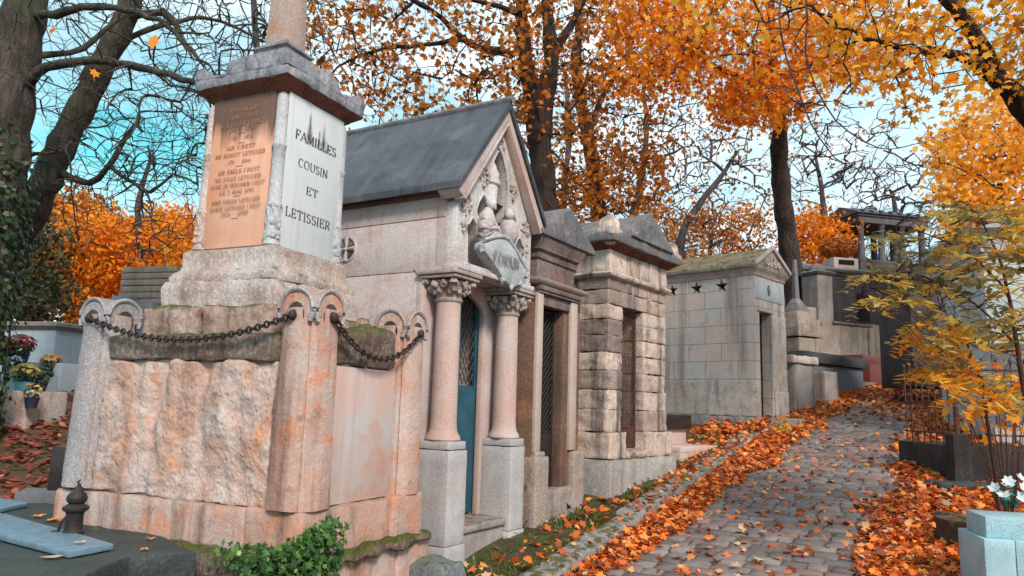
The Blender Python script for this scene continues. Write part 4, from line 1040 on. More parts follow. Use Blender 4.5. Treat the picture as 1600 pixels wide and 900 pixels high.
# ================================================================== trees
def tubes_mesh(name, chains, mat, parent=None):
    """chains: list of (pts Nx3, radii N, sides)"""
    V = []; Fc = []; off = 0
    for pts, rad, n in chains:
        pts = np.asarray(pts, float); m = len(pts)
        if m < 2: continue
        d = np.gradient(pts, axis=0); d /= np.linalg.norm(d, axis=1, keepdims=True)+1e-9
        ref = np.array([0, 0, 1.]) if abs(d[:, 2]).mean() < .8 else np.array([1., 0, 0])
        a = np.cross(d, ref); a /= np.linalg.norm(a, axis=1, keepdims=True)+1e-9; b = np.cross(a, d)
        t = np.arange(n)*2*np.pi/n
        ring = pts[:, None, :]+(a[:, None, :]*np.cos(t)[None, :, None]+b[:, None, :]*np.sin(t)[None, :, None])*np.asarray(rad)[:, None, None]
        V.append(ring.reshape(-1, 3))
        i = np.arange(m-1)[:, None]*n; k = np.arange(n)[None, :]; k2 = (k+1) % n
        Fc.append(np.stack([i+k, i+k2, i+n+k2, i+n+k], -1).reshape(-1, 4)+off); off += m*n
    V = np.concatenate(V); Fc = np.concatenate(Fc)
    me = bpy.data.meshes.new(name); me.vertices.add(len(V)); me.vertices.foreach_set('co', V.astype(np.float32).ravel())
    me.loops.add(len(Fc)*4); me.loops.foreach_set('vertex_index', Fc.astype(np.int32).ravel())
    me.polygons.add(len(Fc)); me.polygons.foreach_set('loop_start', np.arange(len(Fc), dtype=np.int32)*4)
    me.polygons.foreach_set('use_smooth', np.ones(len(Fc), bool)); me.update(calc_edges=True); me.materials.append(mat)
    o = bpy.data.objects.new(name, me); COL.objects.link(o)
    if parent: o.parent = parent
    return o
def bark(name, c1, c2, green=.0):
    s = NT(name); n = s.noise(1, 6, .7, s.mapping((14, 14, 2.2)), .6)
    c = s.mix(s.ramp(n, .4, .62), c1, c2)
    c = s.mix(s.mth('MULTIPLY', s.ramp(s.noise(2.3, 4), .5, .65), .6), c, tuple(q_*.5 for q_ in c1))
    if green: c = s.mix(s.mth('MULTIPLY', s.ramp(s.noise(1.6, 5), .45, .6), green), c, (.04, .055, .02))
    return s.fin(c, s.bump(s.mth('ADD', n, s.mth('MULTIPLY', s.noise(30, 4), .3)), 1.0, .05), .95)
M['bark'] = bark('dark_bark', (.035, .025, .022), (.085, .062, .055))
M['barkmoss'] = bark('mossy_bark', (.035, .028, .024), (.10, .075, .065), .5)
M['barkblack'] = bark('black_bark', (.018, .011, .010), (.05, .03, .025))
M['barkgrey'] = bark('grey_twig_bark', (.05, .043, .048), (.12, .10, .105))
M['barkpurple'] = bark('purple_twig_bark', (.05, .028, .036), (.13, .075, .09))
def resample(P, rad, step=.25, wob=.03, seed=0):
    P = [np.asarray(p, float) for p in P]; r = np.random.default_rng(seed)
    out, ro = [P[0]], [rad[0]]
    n = len(P)
    for i in range(n-1):
        p0, p1, p2, p3 = P[max(i-1, 0)], P[i], P[i+1], P[min(i+2, n-1)]
        k = max(2, int(np.linalg.norm(p2-p1)/step))
        for j in range(1, k+1):
            t = j/k
            q_ = .5*((2*p1)+(-p0+p2)*t+(2*p0-5*p1+4*p2-p3)*t*t+(-p0+3*p1-3*p2+p3)*t**3)
            out.append(q_+r.normal(0, wob*.3, 3)*(1 if j < k else 0)); ro.append(rad[i]+(rad[i+1]-rad[i])*t)
    return np.array(out), np.array(ro)
def ellip(n, c, rad, rg_, shell=.0):
    p = rg_.normal(size=(n, 3)); p /= np.linalg.norm(p, axis=1, keepdims=True)
    r = rg_.random(n)**(1/3.); r = shell+(1-shell)*r
    return np.asarray(c)+p*r[:, None]*np.asarray(rad)
def make_tree(name, label, cat, group, limbs, attract, barkm, leaf=None, nleaf=0, lsize=.1, ltmpl=QUAD, spread=.18, tipr=.004, seed=0, step=.22, up=.25, droop=0, flare=True, leafskip=0, lpart='crown', expo=.42, jit=.16, flat=.6, tb=(2.2, 1.6)):
    rg_ = np.random.default_rng(seed)
    base = limbs[0][0][0]
    root = empty(name, base, 0, label, cat, group)
    chains = []; nodes = []; par = []; nrad = []
    for li, (P, rd) in enumerate(limbs):
        pts, rr = resample(P, rd, step, .04, seed+li)
        k = rr.max()
        chains.append((pts, rr*(1+.08*np.sin(np.arange(len(rr))*1.7)), 14 if k > .1 else 8))
        for p_, r_ in zip(pts, rr): nodes.append(p_); par.append(-1); nrad.append(r_)
    n0 = len(nodes)
    A = np.asarray(attract)
    if len(A):
        cap = n0+len(A)*14; N = np.zeros((cap, 3)); N[:n0] = nodes; par = par+[0]*(cap-n0); cnt = n0
        sub = N[:n0]; dist = np.min(np.linalg.norm(A[:, None, :]-sub[None, ::2, :], axis=2), axis=1)
        order = np.argsort(dist+rg_.random(len(A))*.3)
        ch = []
        W = np.zeros(cap)
        for ai in order:
            a_ = A[ai]; D = N[:cnt]-a_; d2 = (D**2).sum(1)
            # prefer joining from below/inside: slight penalty for nodes above
            j = int(np.argmin(d2*(1+.25*(N[:cnt, 2] > a_[2]+.1)))); d_ = math.sqrt(d2[j])
            if d_ < .03: continue
            k = int(min(12, max(2, round(d_/step)))); idx = [j]; s_ = N[j].copy()
            bend = rg_.normal(0, jit*d_*.5, 3); bend[2] += up*d_*.4
            for i in range(1, k+1):
                t = i/k; q_ = s_+(a_-s_)*t+bend*math.sin(math.pi*t)*.5+rg_.normal(0, jit*.035*min(d_, 1.2), 3)*(i < k)
                if droop: q_[2] -= droop*d_*t*t*.3
                N[cnt] = q_; par[cnt] = idx[-1]; idx.append(cnt); cnt += 1
            ch.append(idx)
        for idx in ch:
            node = idx[-1]
            while node >= n0: W[node] += 1; node = par[node]
        for idx in ch:
            w = np.maximum(W[idx[1:]], 1); rr = tipr*w**expo
            r0 = min(rr[0]*1.1, nrad[idx[0]]*.8 if idx[0] < n0 else tipr*max(W[idx[0]], 1)**expo)
            rr = np.concatenate([[r0], rr]); rr[-1] *= .45
            rr = np.minimum(rr, .5*max(n_ for n_ in nrad) if nrad else 1)
            chains.append((N[idx], rr, 6 if rr[0] > .03 else (4 if rr[0] > .012 else 3)))
    inv = -np.asarray(base)
    chains = [(np.asarray(p_)+inv, r_, n_) for p_, r_, n_ in chains]
    tubes_mesh('trunk', chains, barkm, root)
    if leaf is not None and nleaf:
        tips = []
        for idx in ch[leafskip:]:
            for i_ in idx[max(1, len(idx)//2):]: tips.append(N[i_])
        tips = np.array(tips); pick = rg_.integers(0, len(tips), nleaf)
        pos = tips[pick]+rg_.normal(0, spread, (nleaf, 3))*np.array([1, 1, .8])+inv
        nr = np.stack([rg_.normal(0, flat, nleaf), rg_.normal(0, flat, nleaf), np.abs(rg_.normal(.7, .4, nleaf))], 1)
        leaf_mesh(lpart, pos, lsize*rg_.uniform(.6, 1.25, nleaf), nr, leaf, ltmpl, rg_.beta(tb[0], tb[1], nleaf), seed, parent=root)
    return root
def box_att(n, px0, px1, py0, py1, Y0, Y1, rg_, edge=None):
    out = []
    while len(out) < n:
        x, y, Y = rg_.uniform(px0, px1), rg_.uniform(py0, py1), rg_.uniform(Y0, Y1)
        if edge and not edge(x, y): continue
        out.append(at(x, y, Y))
    return np.array(out)
def gp(x, Y, dz=-.1):
    p = at(x, 600, Y); return np.array([p[0], p[1], float(gz(p[0], p[1]))+dz])
# ------------------------------------------------------------------ individual trees
RG = lambda s_: np.random.default_rng(s_)
# old ivy clad tree at the left edge
P = [gp(-60, 8.5), at(-25, 420, 8.5), at(0, 300, 8.5), at(12, 200, 8.5), at(25, 100, 8.5), at(42, 0, 8.5), at(60, -110, 8.6)]
lim = [(P, [.36, .28, .26, .25, .24, .24, .23]),
       ([at(35, 145, 8.5), at(60, 112, 8.3), at(110, 98, 8.1), at(170, 95, 7.9), at(230, 108, 7.7), at(300, 127, 7.5), at(360, 150, 7.4)], [.07, .06, .052, .048, .042, .034, .02]),
       ([at(40, 95, 8.5), at(80, 85, 8.7), at(130, 76, 8.9), at(165, 45, 9.0), at(215, 10, 9.2)], [.05, .042, .036, .03, .02]),
       ([at(40, 30, 8.5), at(100, 18, 8.2), at(180, 12, 8), at(260, 40, 7.8), at(300, 90, 7.7)], [.06, .05, .04, .028, .012]),
       ([at(-10, 330, 8.5), at(30, 250, 9.2), at(100, 232, 9.4), at(125, 200, 9.5)], [.04, .03, .022, .01])]
att = np.concatenate([box_att(950, -40, 430, -60, 300, 6.8, 10.2, RG(1)), box_att(160, 120, 330, 100, 420, 7, 9, RG(2))])
make_tree('ivy_clad_tree', 'thick dark tree trunk with ivy climbing it at the left edge of the photo', 'tree', None, lim, att, M['barkmoss'], None, 0, tipr=.0031, seed=11, jit=.28, up=.1, step=.14, expo=.40)
# its ivy
def ivy_on(name, label, pts, rad, n, size, seed, mat, zlim=None, loc=None):
    r = RG(seed); pts, rad = resample(pts, rad, .1, 0)
    k = r.integers(0, len(pts), n); a = r.uniform(0, 6.28, n); d = rad[k]+np.abs(r.normal(0, .05, n))+.02
    pos = pts[k]+np.stack([np.cos(a)*d, np.sin(a)*d, r.normal(0, .08, n)], 1)
    nr = np.stack([np.cos(a)+r.normal(0, .3, n), np.sin(a)+r.normal(0, .3, n), r.normal(.4, .3, n)], 1)
    o0 = pts[0].copy(); root = empty(name, o0, 0, label, 'ivy')
    leaf_mesh('foliage', pos-o0, size*r.uniform(.6, 1.3, n), nr, mat, MAPLE, r.beta(2, 2, n), seed, parent=root)
    ch = []
    for i in range(14):
        a0 = r.uniform(0, 6.28); t = np.arange(len(pts)); w = a0+np.cumsum(r.normal(0, .12, len(pts)))
        ch.append((pts-o0+np.stack([np.cos(w)*(rad+.01), np.sin(w)*(rad+.01), 0*w], 1), np.full(len(pts), .008), 4))
    tubes_mesh('stem', ch, M['bark'], root)
ivy_on('climbing_ivy', 'dark green ivy wrapped round the thick left edge tree trunk', [P[0], P[1], P[2], at(4, 215, 8.5)], [.40, .32, .28, .2], 2400, .075, 3, M['ivy'])
# leaning trunk
P = [gp(-40, 10.5), at(-5, 440, 10.4), at(60, 310, 10.2), at(105, 210, 10.1), at(150, 120, 10), at(190, 40, 9.9), at(215, -40, 9.9), at(240, -140, 9.9)]
lim = [(P, [.26, .22, .20, .185, .175, .16, .15, .13]),
       ([at(90, 270, 10.2), at(140, 286, 10), at(165, 265, 9.8), at(190, 225, 9.7), at(210, 197, 9.7), at(222, 205, 9.7)], [.05, .045, .04, .034, .028, .02]),
       ([at(175, 262, 9.8), at(235, 300, 9.6), at(270, 272, 9.6), at(310, 290, 9.6)], [.03, .024, .018, .01]),
       ([at(196, 30, 9.9), at(255, 20, 9.7), at(290, 70, 9.6), at(330, 105, 9.5)], [.06, .05, .035, .012]),
       ([at(170, 70, 10), at(250, 40, 10.4), at(330, 30, 10.8), at(430, 75, 11)], [.05, .04, .03, .012])]
att = np.concatenate([box_att(850, 60, 520, -60, 220, 8.6, 12, RG(3)), box_att(380, 90, 320, 130, 380, 9, 11, RG(4))])
make_tree('leaning_tree', 'bare tree whose grey trunk leans right behind the ivy clad trunk', 'tree', None, lim, att, M['barkmoss'], None, 0, tipr=.0034, seed=12, jit=.28, up=.1, step=.14, expo=.4)
# bare tree behind the obelisk, fine twigs
def bare(name, label, px, Y, pts, rads, boxes, seed, matk='barkgrey', tip=.005, group='bare trees behind the chapels', jit=.22, leaf=None, nleaf=0, lsize=.1, **kw):
    P = [gp(px, Y)]+[at(a, b, Y) for a, b in pts]
    att = np.concatenate([box_att(n, *b, Y-2.0, Y+2.2, RG(seed*7+i)) for i, (n, b) in enumerate(boxes)])
    return make_tree(name, label, 'tree', group, [(P, rads)], att, M[matk], leaf, nleaf, lsize, tipr=tip, seed=seed, jit=jit, step=.3, up=.35, **kw)
bare('bare_tree', 'fine twigged bare tree behind the obelisk tomb', 430, 15, [(430, 430), (425, 300), (415, 180), (400, 60), (395, -60)], [.14, .13, .11, .09, .07, .05], [(800, (220, 640, -40, 300))], 21, tip=.005)
bare('bare_tree', 'low bare tree showing between the leaning trunk and the orange tablet', 230, 18, [(225, 430), (215, 330), (235, 250)], [.11, .10, .07, .04], [(300, (60, 330, 170, 420))], 22, tip=.006)
# the big forked tree above the gothic chapel
P = [gp(868, 13.5), at(862, 400, 13.5), at(852, 320, 13.5), at(846, 250, 13.5), at(838, 185, 13.5), at(826, 120, 13.4), at(818, 60, 13.4), at(812, -20, 13.3), at(800, -140, 13)]
lim = [(P, [.32, .27, .245, .235, .22, .16, .13, .11, .08]),
       ([at(844, 215, 13.5), at(850, 150, 13.6), at(862, 90, 13.7), at(855, 20, 13.8), at(860, -60, 13.8)], [.22, .20, .16, .12, .08]),
       ([at(852, 130, 13.6), at(872, 70, 13.8), at(892, 40, 13.9), at(915, -10, 14)], [.12, .09, .08, .06]),
       ([at(800, 86, 13.4), at(752, 76, 13.1), at(722, 60, 13), at(690, 28, 12.8), at(645, 0, 12.6), at(600, -30, 12.5)], [.08, .07, .06, .05, .042, .03]),
       ([at(722, 62, 13), at(660, 70, 12.7), at(600, 76, 12.4), at(545, 95, 12.2), at(505, 130, 12)], [.05, .042, .034, .024, .012]),
       ([at(818, 25, 13.4), at(780, 10, 13.1), at(720, -5, 12.8)], [.06, .05, .035]),
       ([at(838, 165, 13.5), at(800, 105, 13.2), at(770, 122, 13), at(735, 122, 12.8), at(708, 108, 12.6)], [.04, .03, .024, .02, .01])]
att = np.concatenate([box_att(620, 470, 840, -40, 195, 11.2, 14.5, RG(31)), box_att(330, 800, 960, -50, 230, 12.5, 15.5, RG(32)), box_att(70, 850, 980, 200, 330, 13, 15, RG(33))])
make_tree('forked_tree', 'tall black forked tree with thin orange brown leaves rising behind the gothic chapel', 'tree', None, lim, att, M['barkblack'], M['rusty'], 5200, .12, MAPLE, .13, .005, 31, jit=.35, up=.15, flat=.9)
# leafy trunk to its right
P = [gp(940, 16.5), at(938, 380, 16.5), at(932, 300, 16.5), at(920, 220, 16.5), at(908, 160, 16.5), at(900, 100, 16.4), at(905, 30, 16.4), at(890, -60, 16.3)]
lim = [(P, [.24, .20, .18, .16, .145, .12, .10, .07]), ([at(918, 210, 16.5), at(942, 150, 16.8), at(965, 110, 17), at(1000, 40, 17.2)], [.09, .07, .055, .03]),
       ([at(935, 330, 16.4), at(900, 280, 16.1), at(862, 235, 15.8)], [.06, .05, .02])]
att = np.concatenate([box_att(330, 850, 1060, -40, 240, 15, 18, RG(41)), box_att(260, 870, 1045, 235, 350, 14.5, 17, RG(42), lambda x, y: y < 345 and (x-850)*.2+y > 262)])
make_tree('orange_leaved_tree', 'slim dark tree with orange foliage low on its trunk, above the rough stone chapel', 'tree', None, lim, att, M['bark'], M['rusty'], 4200, .12, MAPLE, .15, .005, 41, jit=.3, up=.2, flat=.9, tb=(3, 1.5))
# background bare trees between 950 and 1400
bare('bare_tree', 'bare tree with many thin upright stems above the chapel with star openings', 985, 21, [(985, 380), (1000, 290), (1010, 210), (1005, 120)], [.16, .14, .11, .08, .05], [(340, (930, 1120, 90, 360))], 51, tip=.008)
bare('bare_tree', 'bare tree with a crooked limb left of the lone orange crowned trunk', 1060, 23, [(1062, 390), (1085, 330), (1120, 285), (1150, 240)], [.16, .13, .11, .09, .05], [(360, (1030, 1220, 170, 390))], 52, tip=.008, leaf=M['rusty'], nleaf=900, lsize=.14)
bare('bare_tree', 'pale distant bare tree just right of the orange crowned trunk', 1290, 27, [(1290, 380), (1285, 310), (1275, 240)], [.14, .12, .10, .05], [(330, (1215, 1400, 190, 400))], 53, tip=.009, leaf=M['rusty'], nleaf=500, lsize=.14)
bare('bare_tree', 'far bare tree spreading behind the little columned temple', 1400, 32, [(1400, 360), (1395, 300)], [.14, .12, .06], [(420, (1320, 1520, 245, 350))], 54, tip=.010)
bare('bare_tree', 'bare tree standing behind the narrow chapel and the rough chapel', 880, 24, [(880, 330), (890, 200), (880, 100)], [.14, .12, .09, .05], [(300, (800, 980, 60, 330))], 55, tip=.008)
# low orange background trees
def leafy(name, label, px, Y, top, boxes, seed, matk, nleaf, lsize, group, tmpl=OVAL, spread=.25, bark_='bark', rad=.14, tb=(2.2, 1.6), cat='tree', **kw):
    P = [gp(px, Y), at(px-3, (top+560)/2, Y), at(px+4, top, Y)]
    att = np.concatenate([box_att(n, *b, Y-1.8, Y+1.8, RG(seed*7+i), e) for i, (n, b, e) in enumerate(boxes)])
    return make_tree(name, label, cat, group, [(P, [rad, rad*.8, rad*.35])], att, M[bark_], M[matk], nleaf, lsize, tmpl, spread, .006, seed, jit=.3, up=.2, step=.35, flat=1.0, tb=tb, **kw)
disc = lambda cx, cy, rx, ry: (lambda x, y: ((x-cx)/rx)**2+((y-cy)/ry)**2 < 1)
leafy('orange_tree', 'bright orange bushy tree left of the obelisk tomb, above the white low tomb', 150, 19, 370, [(200, (80, 210, 320, 500), disc(145, 420, 65, 85)), (60, (120, 300, 330, 440), disc(215, 380, 90, 50))], 61, 'orange', 12000, .15, 'orange trees in the left background', rad=.10)
leafy('orange_tree', 'orange tree just left of the obelisk pedestal', 270, 22, 370, [(160, (200, 320, 330, 440), disc(262, 390, 62, 55))], 62, 'orange', 6500, .16, 'orange trees in the left background', rad=.10, tb=(2, 2))
leafy('orange_tree', 'duller brownish orange tree behind the leaning trunk at left', 60, 24, 330, [(260, (-20, 180, 300, 480), disc(80, 380, 110, 90))], 63, 'rusty', 9000, .18, 'orange trees in the left background', tb=(3, 2))
leafy('dark_tree', 'dark bushy tree standing under the ivy clad trunk at left', 40, 17, 350, [(240, (-30, 120, 340, 510), disc(45, 430, 70, 90))], 64, 'darkgreen', 4800, .13, None, tb=(2, 2))
leafy('orange_tree', 'low orange tree showing above the roof of the chapel with star openings', 1110, 26, 350, [(200, (1040, 1200, 300, 410), disc(1120, 370, 85, 55))], 65, 'rusty', 2600, .17, 'orange trees beyond the chapels', tb=(4, 1.5))
leafy('orange_tree', 'low orange tree right of the tall trunk beside the star chapel', 1270, 24, 370, [(160, (1225, 1330, 320, 410), disc(1275, 375, 50, 45))], 66, 'orange', 2600, .17, 'orange trees beyond the chapels', tb=(1.6, 2))
leafy('orange_tree', 'golden orange tree filling the right edge behind the yellow sapling', 1560, 17, 260, [(420, (1440, 1680, 150, 360), disc(1575, 250, 120, 105)), (60, (1480, 1560, 300, 420), None)], 67, 'gold', 5200, .15, 'orange trees beyond the chapels', MAPLE, .24, rad=.12, tb=(3, 1.6))
# big orange crown with lone trunk
P = [gp(1246, 19.2), at(1243, 470, 19.2), at(1232, 380, 19), at(1222, 300, 18.6), at(1217, 230, 18), at(1218, 190, 17.4), at(1212, 130, 15.9), at(1205, 60, 15.8), at(1200, -60, 15.6)]
lim = [(P, [.32, .28, .25, .235, .21, .18, .13, .11, .08]), ([at(1217, 200, 17.5), at(1170, 130, 15.2), at(1120, 105, 14.5), at(1050, 60, 13.8)], [.09, .06, .045, .02]),
       ([at(1216, 190, 17.3), at(1250, 120, 15.4), at(1290, 70, 15), at(1330, 10, 14.6)], [.09, .07, .05, .03]), ([at(1214, 150, 16), at(1175, 80, 16.4), at(1120, 20, 16.8)], [.07, .05, .03])]
def crown_edge(x, y):
    lim_ = 175-abs(x-1190)*.02 if 1080 < x < 1300 else (150 if x < 1080 else 130)
    if x < 1000: lim_ = 150
    return y < lim_+14*math.sin(x*.05)+10*math.sin(x*.13)
att = np.concatenate([box_att(620, 955, 1400, -60, 190, 12.5, 17, RG(71), crown_edge), box_att(90, 1120, 1250, 120, 200, 14, 16.5, RG(72))])
make_tree('orange_maple', 'maple with brilliant orange crown on a tall slim trunk beside the star chapel', 'tree', None, lim, att, M['bark'], M['orange'], 10800, .13, MAPLE, .19, .005, 71, jit=.3, up=.15, flat=.9, tb=(1.5, 1.4))
# drooping bare twigs near the camera in front of it
P = [np.array([5.5, 8.3, 1.1]), np.array([5.9, 8.6, 4.0]), at(1320, -120, 8.8), at(1265, -60, 8.6)]
# near right maple: trunk out of the frame to the right, limbs reaching in
TX = gp(1800, 9)
P = [TX, at(1760, 400, 9), at(1690, 260, 9), at(1620, 185, 9), at(1560, 125, 8.9), at(1528, 65, 8.8), at(1490, 10, 8.7), at(1440, -60, 8.6)]
lim = [(P, [.28, .24, .20, .165, .12, .10, .085, .06]),
       ([at(1600, 165, 9), at(1570, 132, 8.7), at(1535, 110, 8.6), at(1495, 86, 8.5), at(1450, 78, 8.4), at(1400, 72, 8.3), at(1345, 60, 8.2)], [.10, .085, .075, .065, .05, .042, .022]),
       ([at(1640, 200, 9), at(1640, 100, 8.6), at(1620, 0, 8.4), at(1600, -80, 8.2)], [.09, .07, .05, .03])]
att = np.concatenate([box_att(190, 1320, 1650, -60, 60, 7.4, 10, RG(81)), box_att(110, 1290, 1480, 40, 150, 7.6, 9.2, RG(82), lambda x, y: y < 175-abs(x-1380)*.35), box_att(80, 1500, 1660, 40, 140, 7.6, 9.2, RG(83)), box_att(14, 1370, 1440, 150, 205, 8, 8.8, RG(84)), box_att(60, 1060, 1330, -60, 60, 7.8, 9.5, RG(85))])
make_tree('near_maple', 'maple reaching thick dark limbs with orange leaves in from the right edge', 'tree', None, lim, att, M['barkblack'], M['gold'], 1900, .115, MAPLE, .14, .004, 81, jit=.3, up=.1, droop=.15, flat=.9, tb=(1.6, 1.4))
# weeping bare tree twigs (purple) - hanging from a branch above the frame
P = [gp(1770, 7.5), at(1740, 200, 7.5), at(1640, -60, 7.4), at(1500, -170, 7.3), at(1380, -200, 7.2), at(1290, -150, 7.1), at(1225, -90, 7.0), at(1180, -30, 7)]
lim = [(P, [.16, .14, .12, .09, .06, .04, .025, .012]),
       ([at(1290, -150, 7.1), at(1262, -20, 7.0), at(1262, 100, 7.0), at(1290, 165, 7.0), at(1325, 205, 7.05), at(1375, 232, 7.1), at(1410, 230, 7.1), at(1450, 222, 7.2)], [.013, .011, .009, .008, .007, .006, .005, .003]),
       ([at(1380, 235, 7.1), at(1415, 252, 7.1), at(1445, 258, 7.2), at(1462, 235, 7.2)], [.008, .007, .006, .003]),
       ([at(1290, -120, 7.1), at(1220, 0, 6.9), at(1235, 110, 6.9), at(1280, 215, 7.0), at(1330, 262, 7.0), at(1385, 262, 7.1)], [.012, .010, .008, .007, .005, .003])]
att = np.concatenate([box_att(80, 1150, 1300, -20, 170, 6.6, 7.6, RG(91)), box_att(240, 1225, 1400, 150, 300, 6.7, 7.5, RG(92)), box_att(40, 1380, 1460, 200, 290, 6.8, 7.4, RG(93))])
make_tree('weeping_tree', 'bare purple twigs hanging down beside the tall trunk of the orange crowned maple', 'tree', None, lim, att, M['barkpurple'], None, 0, tipr=.0036, seed=91, jit=.3, up=-.35, droop=.2, step=.16, expo=.38)
# far woods closing the horizon
r = RG(101); pos = []; chs = []
for i in range(240):
    ang = r.uniform(-62, 62); D = r.uniform(36, 62); x, y = D*math.sin(R(ang)), D*math.cos(R(ang)); z0 = float(gz(x, y)); h = r.uniform(3.5, 7)
    top = np.array([x+r.normal(0, .6), y, z0+h]); chs.append((np.array([[x, y, z0-.2], [(x+top[0])/2+r.normal(0, .2), y, z0+h*.5], top]), np.array([.14, .1, .03]), 5))
    for k in range(26):
        t = r.uniform(.25, 1); p_ = np.array([x+(top[0]-x)*t, y, z0+h*t]); e = p_+np.array([r.normal(0, 1.0), r.normal(0, 1.0), r.uniform(.3, 1.8)]); m_ = (p_+e)/2+r.normal(0, .15, 3)
        chs.append((np.array([p_, m_, e]), np.array([.04, .022, .008]), 3))
        for k2 in range(3):
            e2 = m_+np.array([r.normal(0, .6), r.normal(0, .6), r.uniform(.1, .9)]); chs.append((np.array([m_, (m_+e2)/2+r.normal(0, .08, 3), e2]), np.array([.016, .012, .006]), 3))
    n_ = 60 if i % 2 else 160
    pos.append(np.array([x, y, z0+h*.35])+r.normal(0, 1, (n_, 3))*np.array([1.1, 1.1, h*.22]))
fw = tubes_mesh('distant_woods', chs, M['barkgrey']); struct(fw, 'stuff'); tagp(fw, 'far off bare wood closing the horizon', 'woods')
pos = np.concatenate(pos); nr = r.normal(0, 1, (len(pos), 3))
o = leaf_mesh('distant_foliage', pos, .22, nr, M['rusty'], OVAL, r.beta(2, 2.2, len(pos)), 7); struct(o, 'stuff'); tagp(o, 'dull orange leaves of the far wood on the horizon', 'woods')

# ================================================================== ivy plant at the tomb corner
r = RG(111); n = 2600
pos = []; 
for i in range(n):
    # in tomb-local coordinates, then placed with the tomb frame
    face = r.random() < .5
    if face: p_ = (r.beta(1.0, 2.2)*.34-.08, -.07-abs(r.normal(0, .05)), .52-abs(r.normal(0, .28)))
    else: p_ = (-.10-abs(r.normal(0, .06)), r.beta(1.0, 1.9)*.48-.05, .50-abs(r.normal(0, .26)))
    if r.random() < .28: p_ = (-.10+r.normal(0, .045), -.10+r.normal(0, .045), .50-abs(r.normal(0, .26)))
    pos.append(p_)
pos = np.array(pos); pos[:, 2] += .10*np.exp(-((pos[:, 0]-.12)/.2)**2)*(pos[:, 1] < 0)
nr = np.where(pos[:, 1:2] < 0, np.array([[0, -1, .6]]), np.array([[-1, 0, .6]]))+r.normal(0, .5, (n, 3))
iv = frame_empty('ivy_bush', 25, (-1.073, 3.999, .358), 'green ivy tuft growing up the front corner of the obelisk tomb base', 'ivy')
leaf_mesh('foliage', pos, .042*r.uniform(.5, 1.3, n), nr, M['ivy2'] if 'ivy2' in M else leafmat('fresh_ivy_leaf', [(0, (.02, .05, .015)), (.5, (.05, .12, .03)), (.85, (.12, .22, .05)), (1, (.28, .32, .12))], .2, .35), MAPLE, r.beta(2, 2, n), 5, parent=iv)
ch = []
for i in range(26):
    a_ = pos[r.integers(0, n)]; b_ = pos[r.integers(0, n)]
    if np.linalg.norm(a_-b_) < .35: ch.append((np.array([a_, (a_+b_)/2+[0, -.01, -.02], b_]), np.array([.004, .003, .002]), 4))
tubes_mesh('stem', ch, M['bark'], iv)

# ================================================================== left foreground
def ray_z(px, py, z):
    d = RT*(px-800)/F_PX-UP*(py-450)/F_PX+_f; t = (z-CAM[2])/d[2]; p = CAM+d*t; return (float(p[0]), float(p[1]))
M['slab'] = stone('dark_green_grey_slab', (.030, .038, .042), (.060, .072, .075), (.02, .02, .02), .5, (.04, .052, .045), .6, .12, .35, .5, 50, 2.5, rough=.7)
Zs = .80
poly = [ray_z(a, b, Zs) for a, b in ((308, 862), (255, 864), (205, 868), (165, 882), (120, 905), (60, 960), (-160, 1010), (-330, 900), (-60, 775), (60, 783), (160, 803), (235, 830))]
cx_, cy_ = poly[0]
ST = empty('flat_grave', (cx_, cy_, float(gz(cx_, cy_))), 0, 'large dark green grey grave slab in the bottom left corner with a scooped front edge', 'grave')
g = G(); z0 = float(gz(cx_, cy_)); g.prism([(a-cx_, b-cy_) for a, b in poly], 'z', Zs-z0-.16, Zs-z0, .012, 2); g.rough(.006, 6, .08, 4); g.build('top_slab', M['slab'], ST)
g = G(); pc = [sum(p[0] for p in poly)/len(poly), sum(p[1] for p in poly)/len(poly)]
g.prism([((a-pc[0])*.97+pc[0]-cx_, (b-pc[1])*.97+pc[1]-cy_) for a, b in poly], 'z', -.3, Zs-z0-.155, .01); g.build('grave_body', M['concrete'], ST)
M['plaque'] = plain('blue_grey_marble', (.13, .21, .27), .45, .18, 14, .1)
def flat_poly(name, px, z, th, mat, label, cat, group=None, tilt=0):
    P_ = [ray_z(a, b, z) for a, b in px]; c = P_[0]
    g = G(); g.prism([(a-c[0], b-c[1]) for a, b in P_], 'z', -th, 0, .004, 2); g.rough(.002, 8, .1, 2)
    o = g.build(name, mat); o.location = (c[0], c[1], z+.002); return tagp(o, label, cat, group)
flat_poly('plaque', [(178, 850), (108, 863), (-30, 828), (-70, 795), (10, 803)], Zs+.035, .03, M['plaque'], 'long blue grey plaque lying on the dark slab in the bottom left corner', 'plaque')
flat_poly('plaque', [(44, 786), (0, 795), (-40, 790), (-10, 776)], Zs+.03, .028, M['plaque'], 'small blue plaque at the left edge behind the long one', 'plaque')
# iron finial post
c = at(117, 806, 4.25); FP = empty('iron_finial', (c[0], c[1], Zs+.03), 0, 'small dark cast iron post with a broken knob top on the slab before the tomb', 'post')
g = G(); g.lathe(0, 0, [(.05, -.06), (.052, 0), (.055, .01), (.045, .02), (.043, .10), (.05, .115), (.066, .125), (.068, .14), (.05, .152), (.035, .16)], 20); g.build('post_base', M['iron'], FP)
g = G(); g.lathe(0, 0, [(.03, .155), (.047, .17), (.052, .19), (.045, .21), (.028, .225), (.018, .235)], 18); g.ball((.0, 0, .235), .024, 2, (1, 1, 1), .5); g.tube([(0, 0, .24), (.006, 0, .262), (-.006, 0, .275), (.012, 0, .29)], [.012, .010, .007, .003], 6); g.rough(.004, 20, .02, 2); g.build('knob', M['iron'], FP)
g = G(); g.tube([(-.04, .0, .09), (-.07, -.01, .05), (-.075, -.01, .01), (-.11, -.02, .005)], .010, 6); g.build('hook', M['iron'], FP)
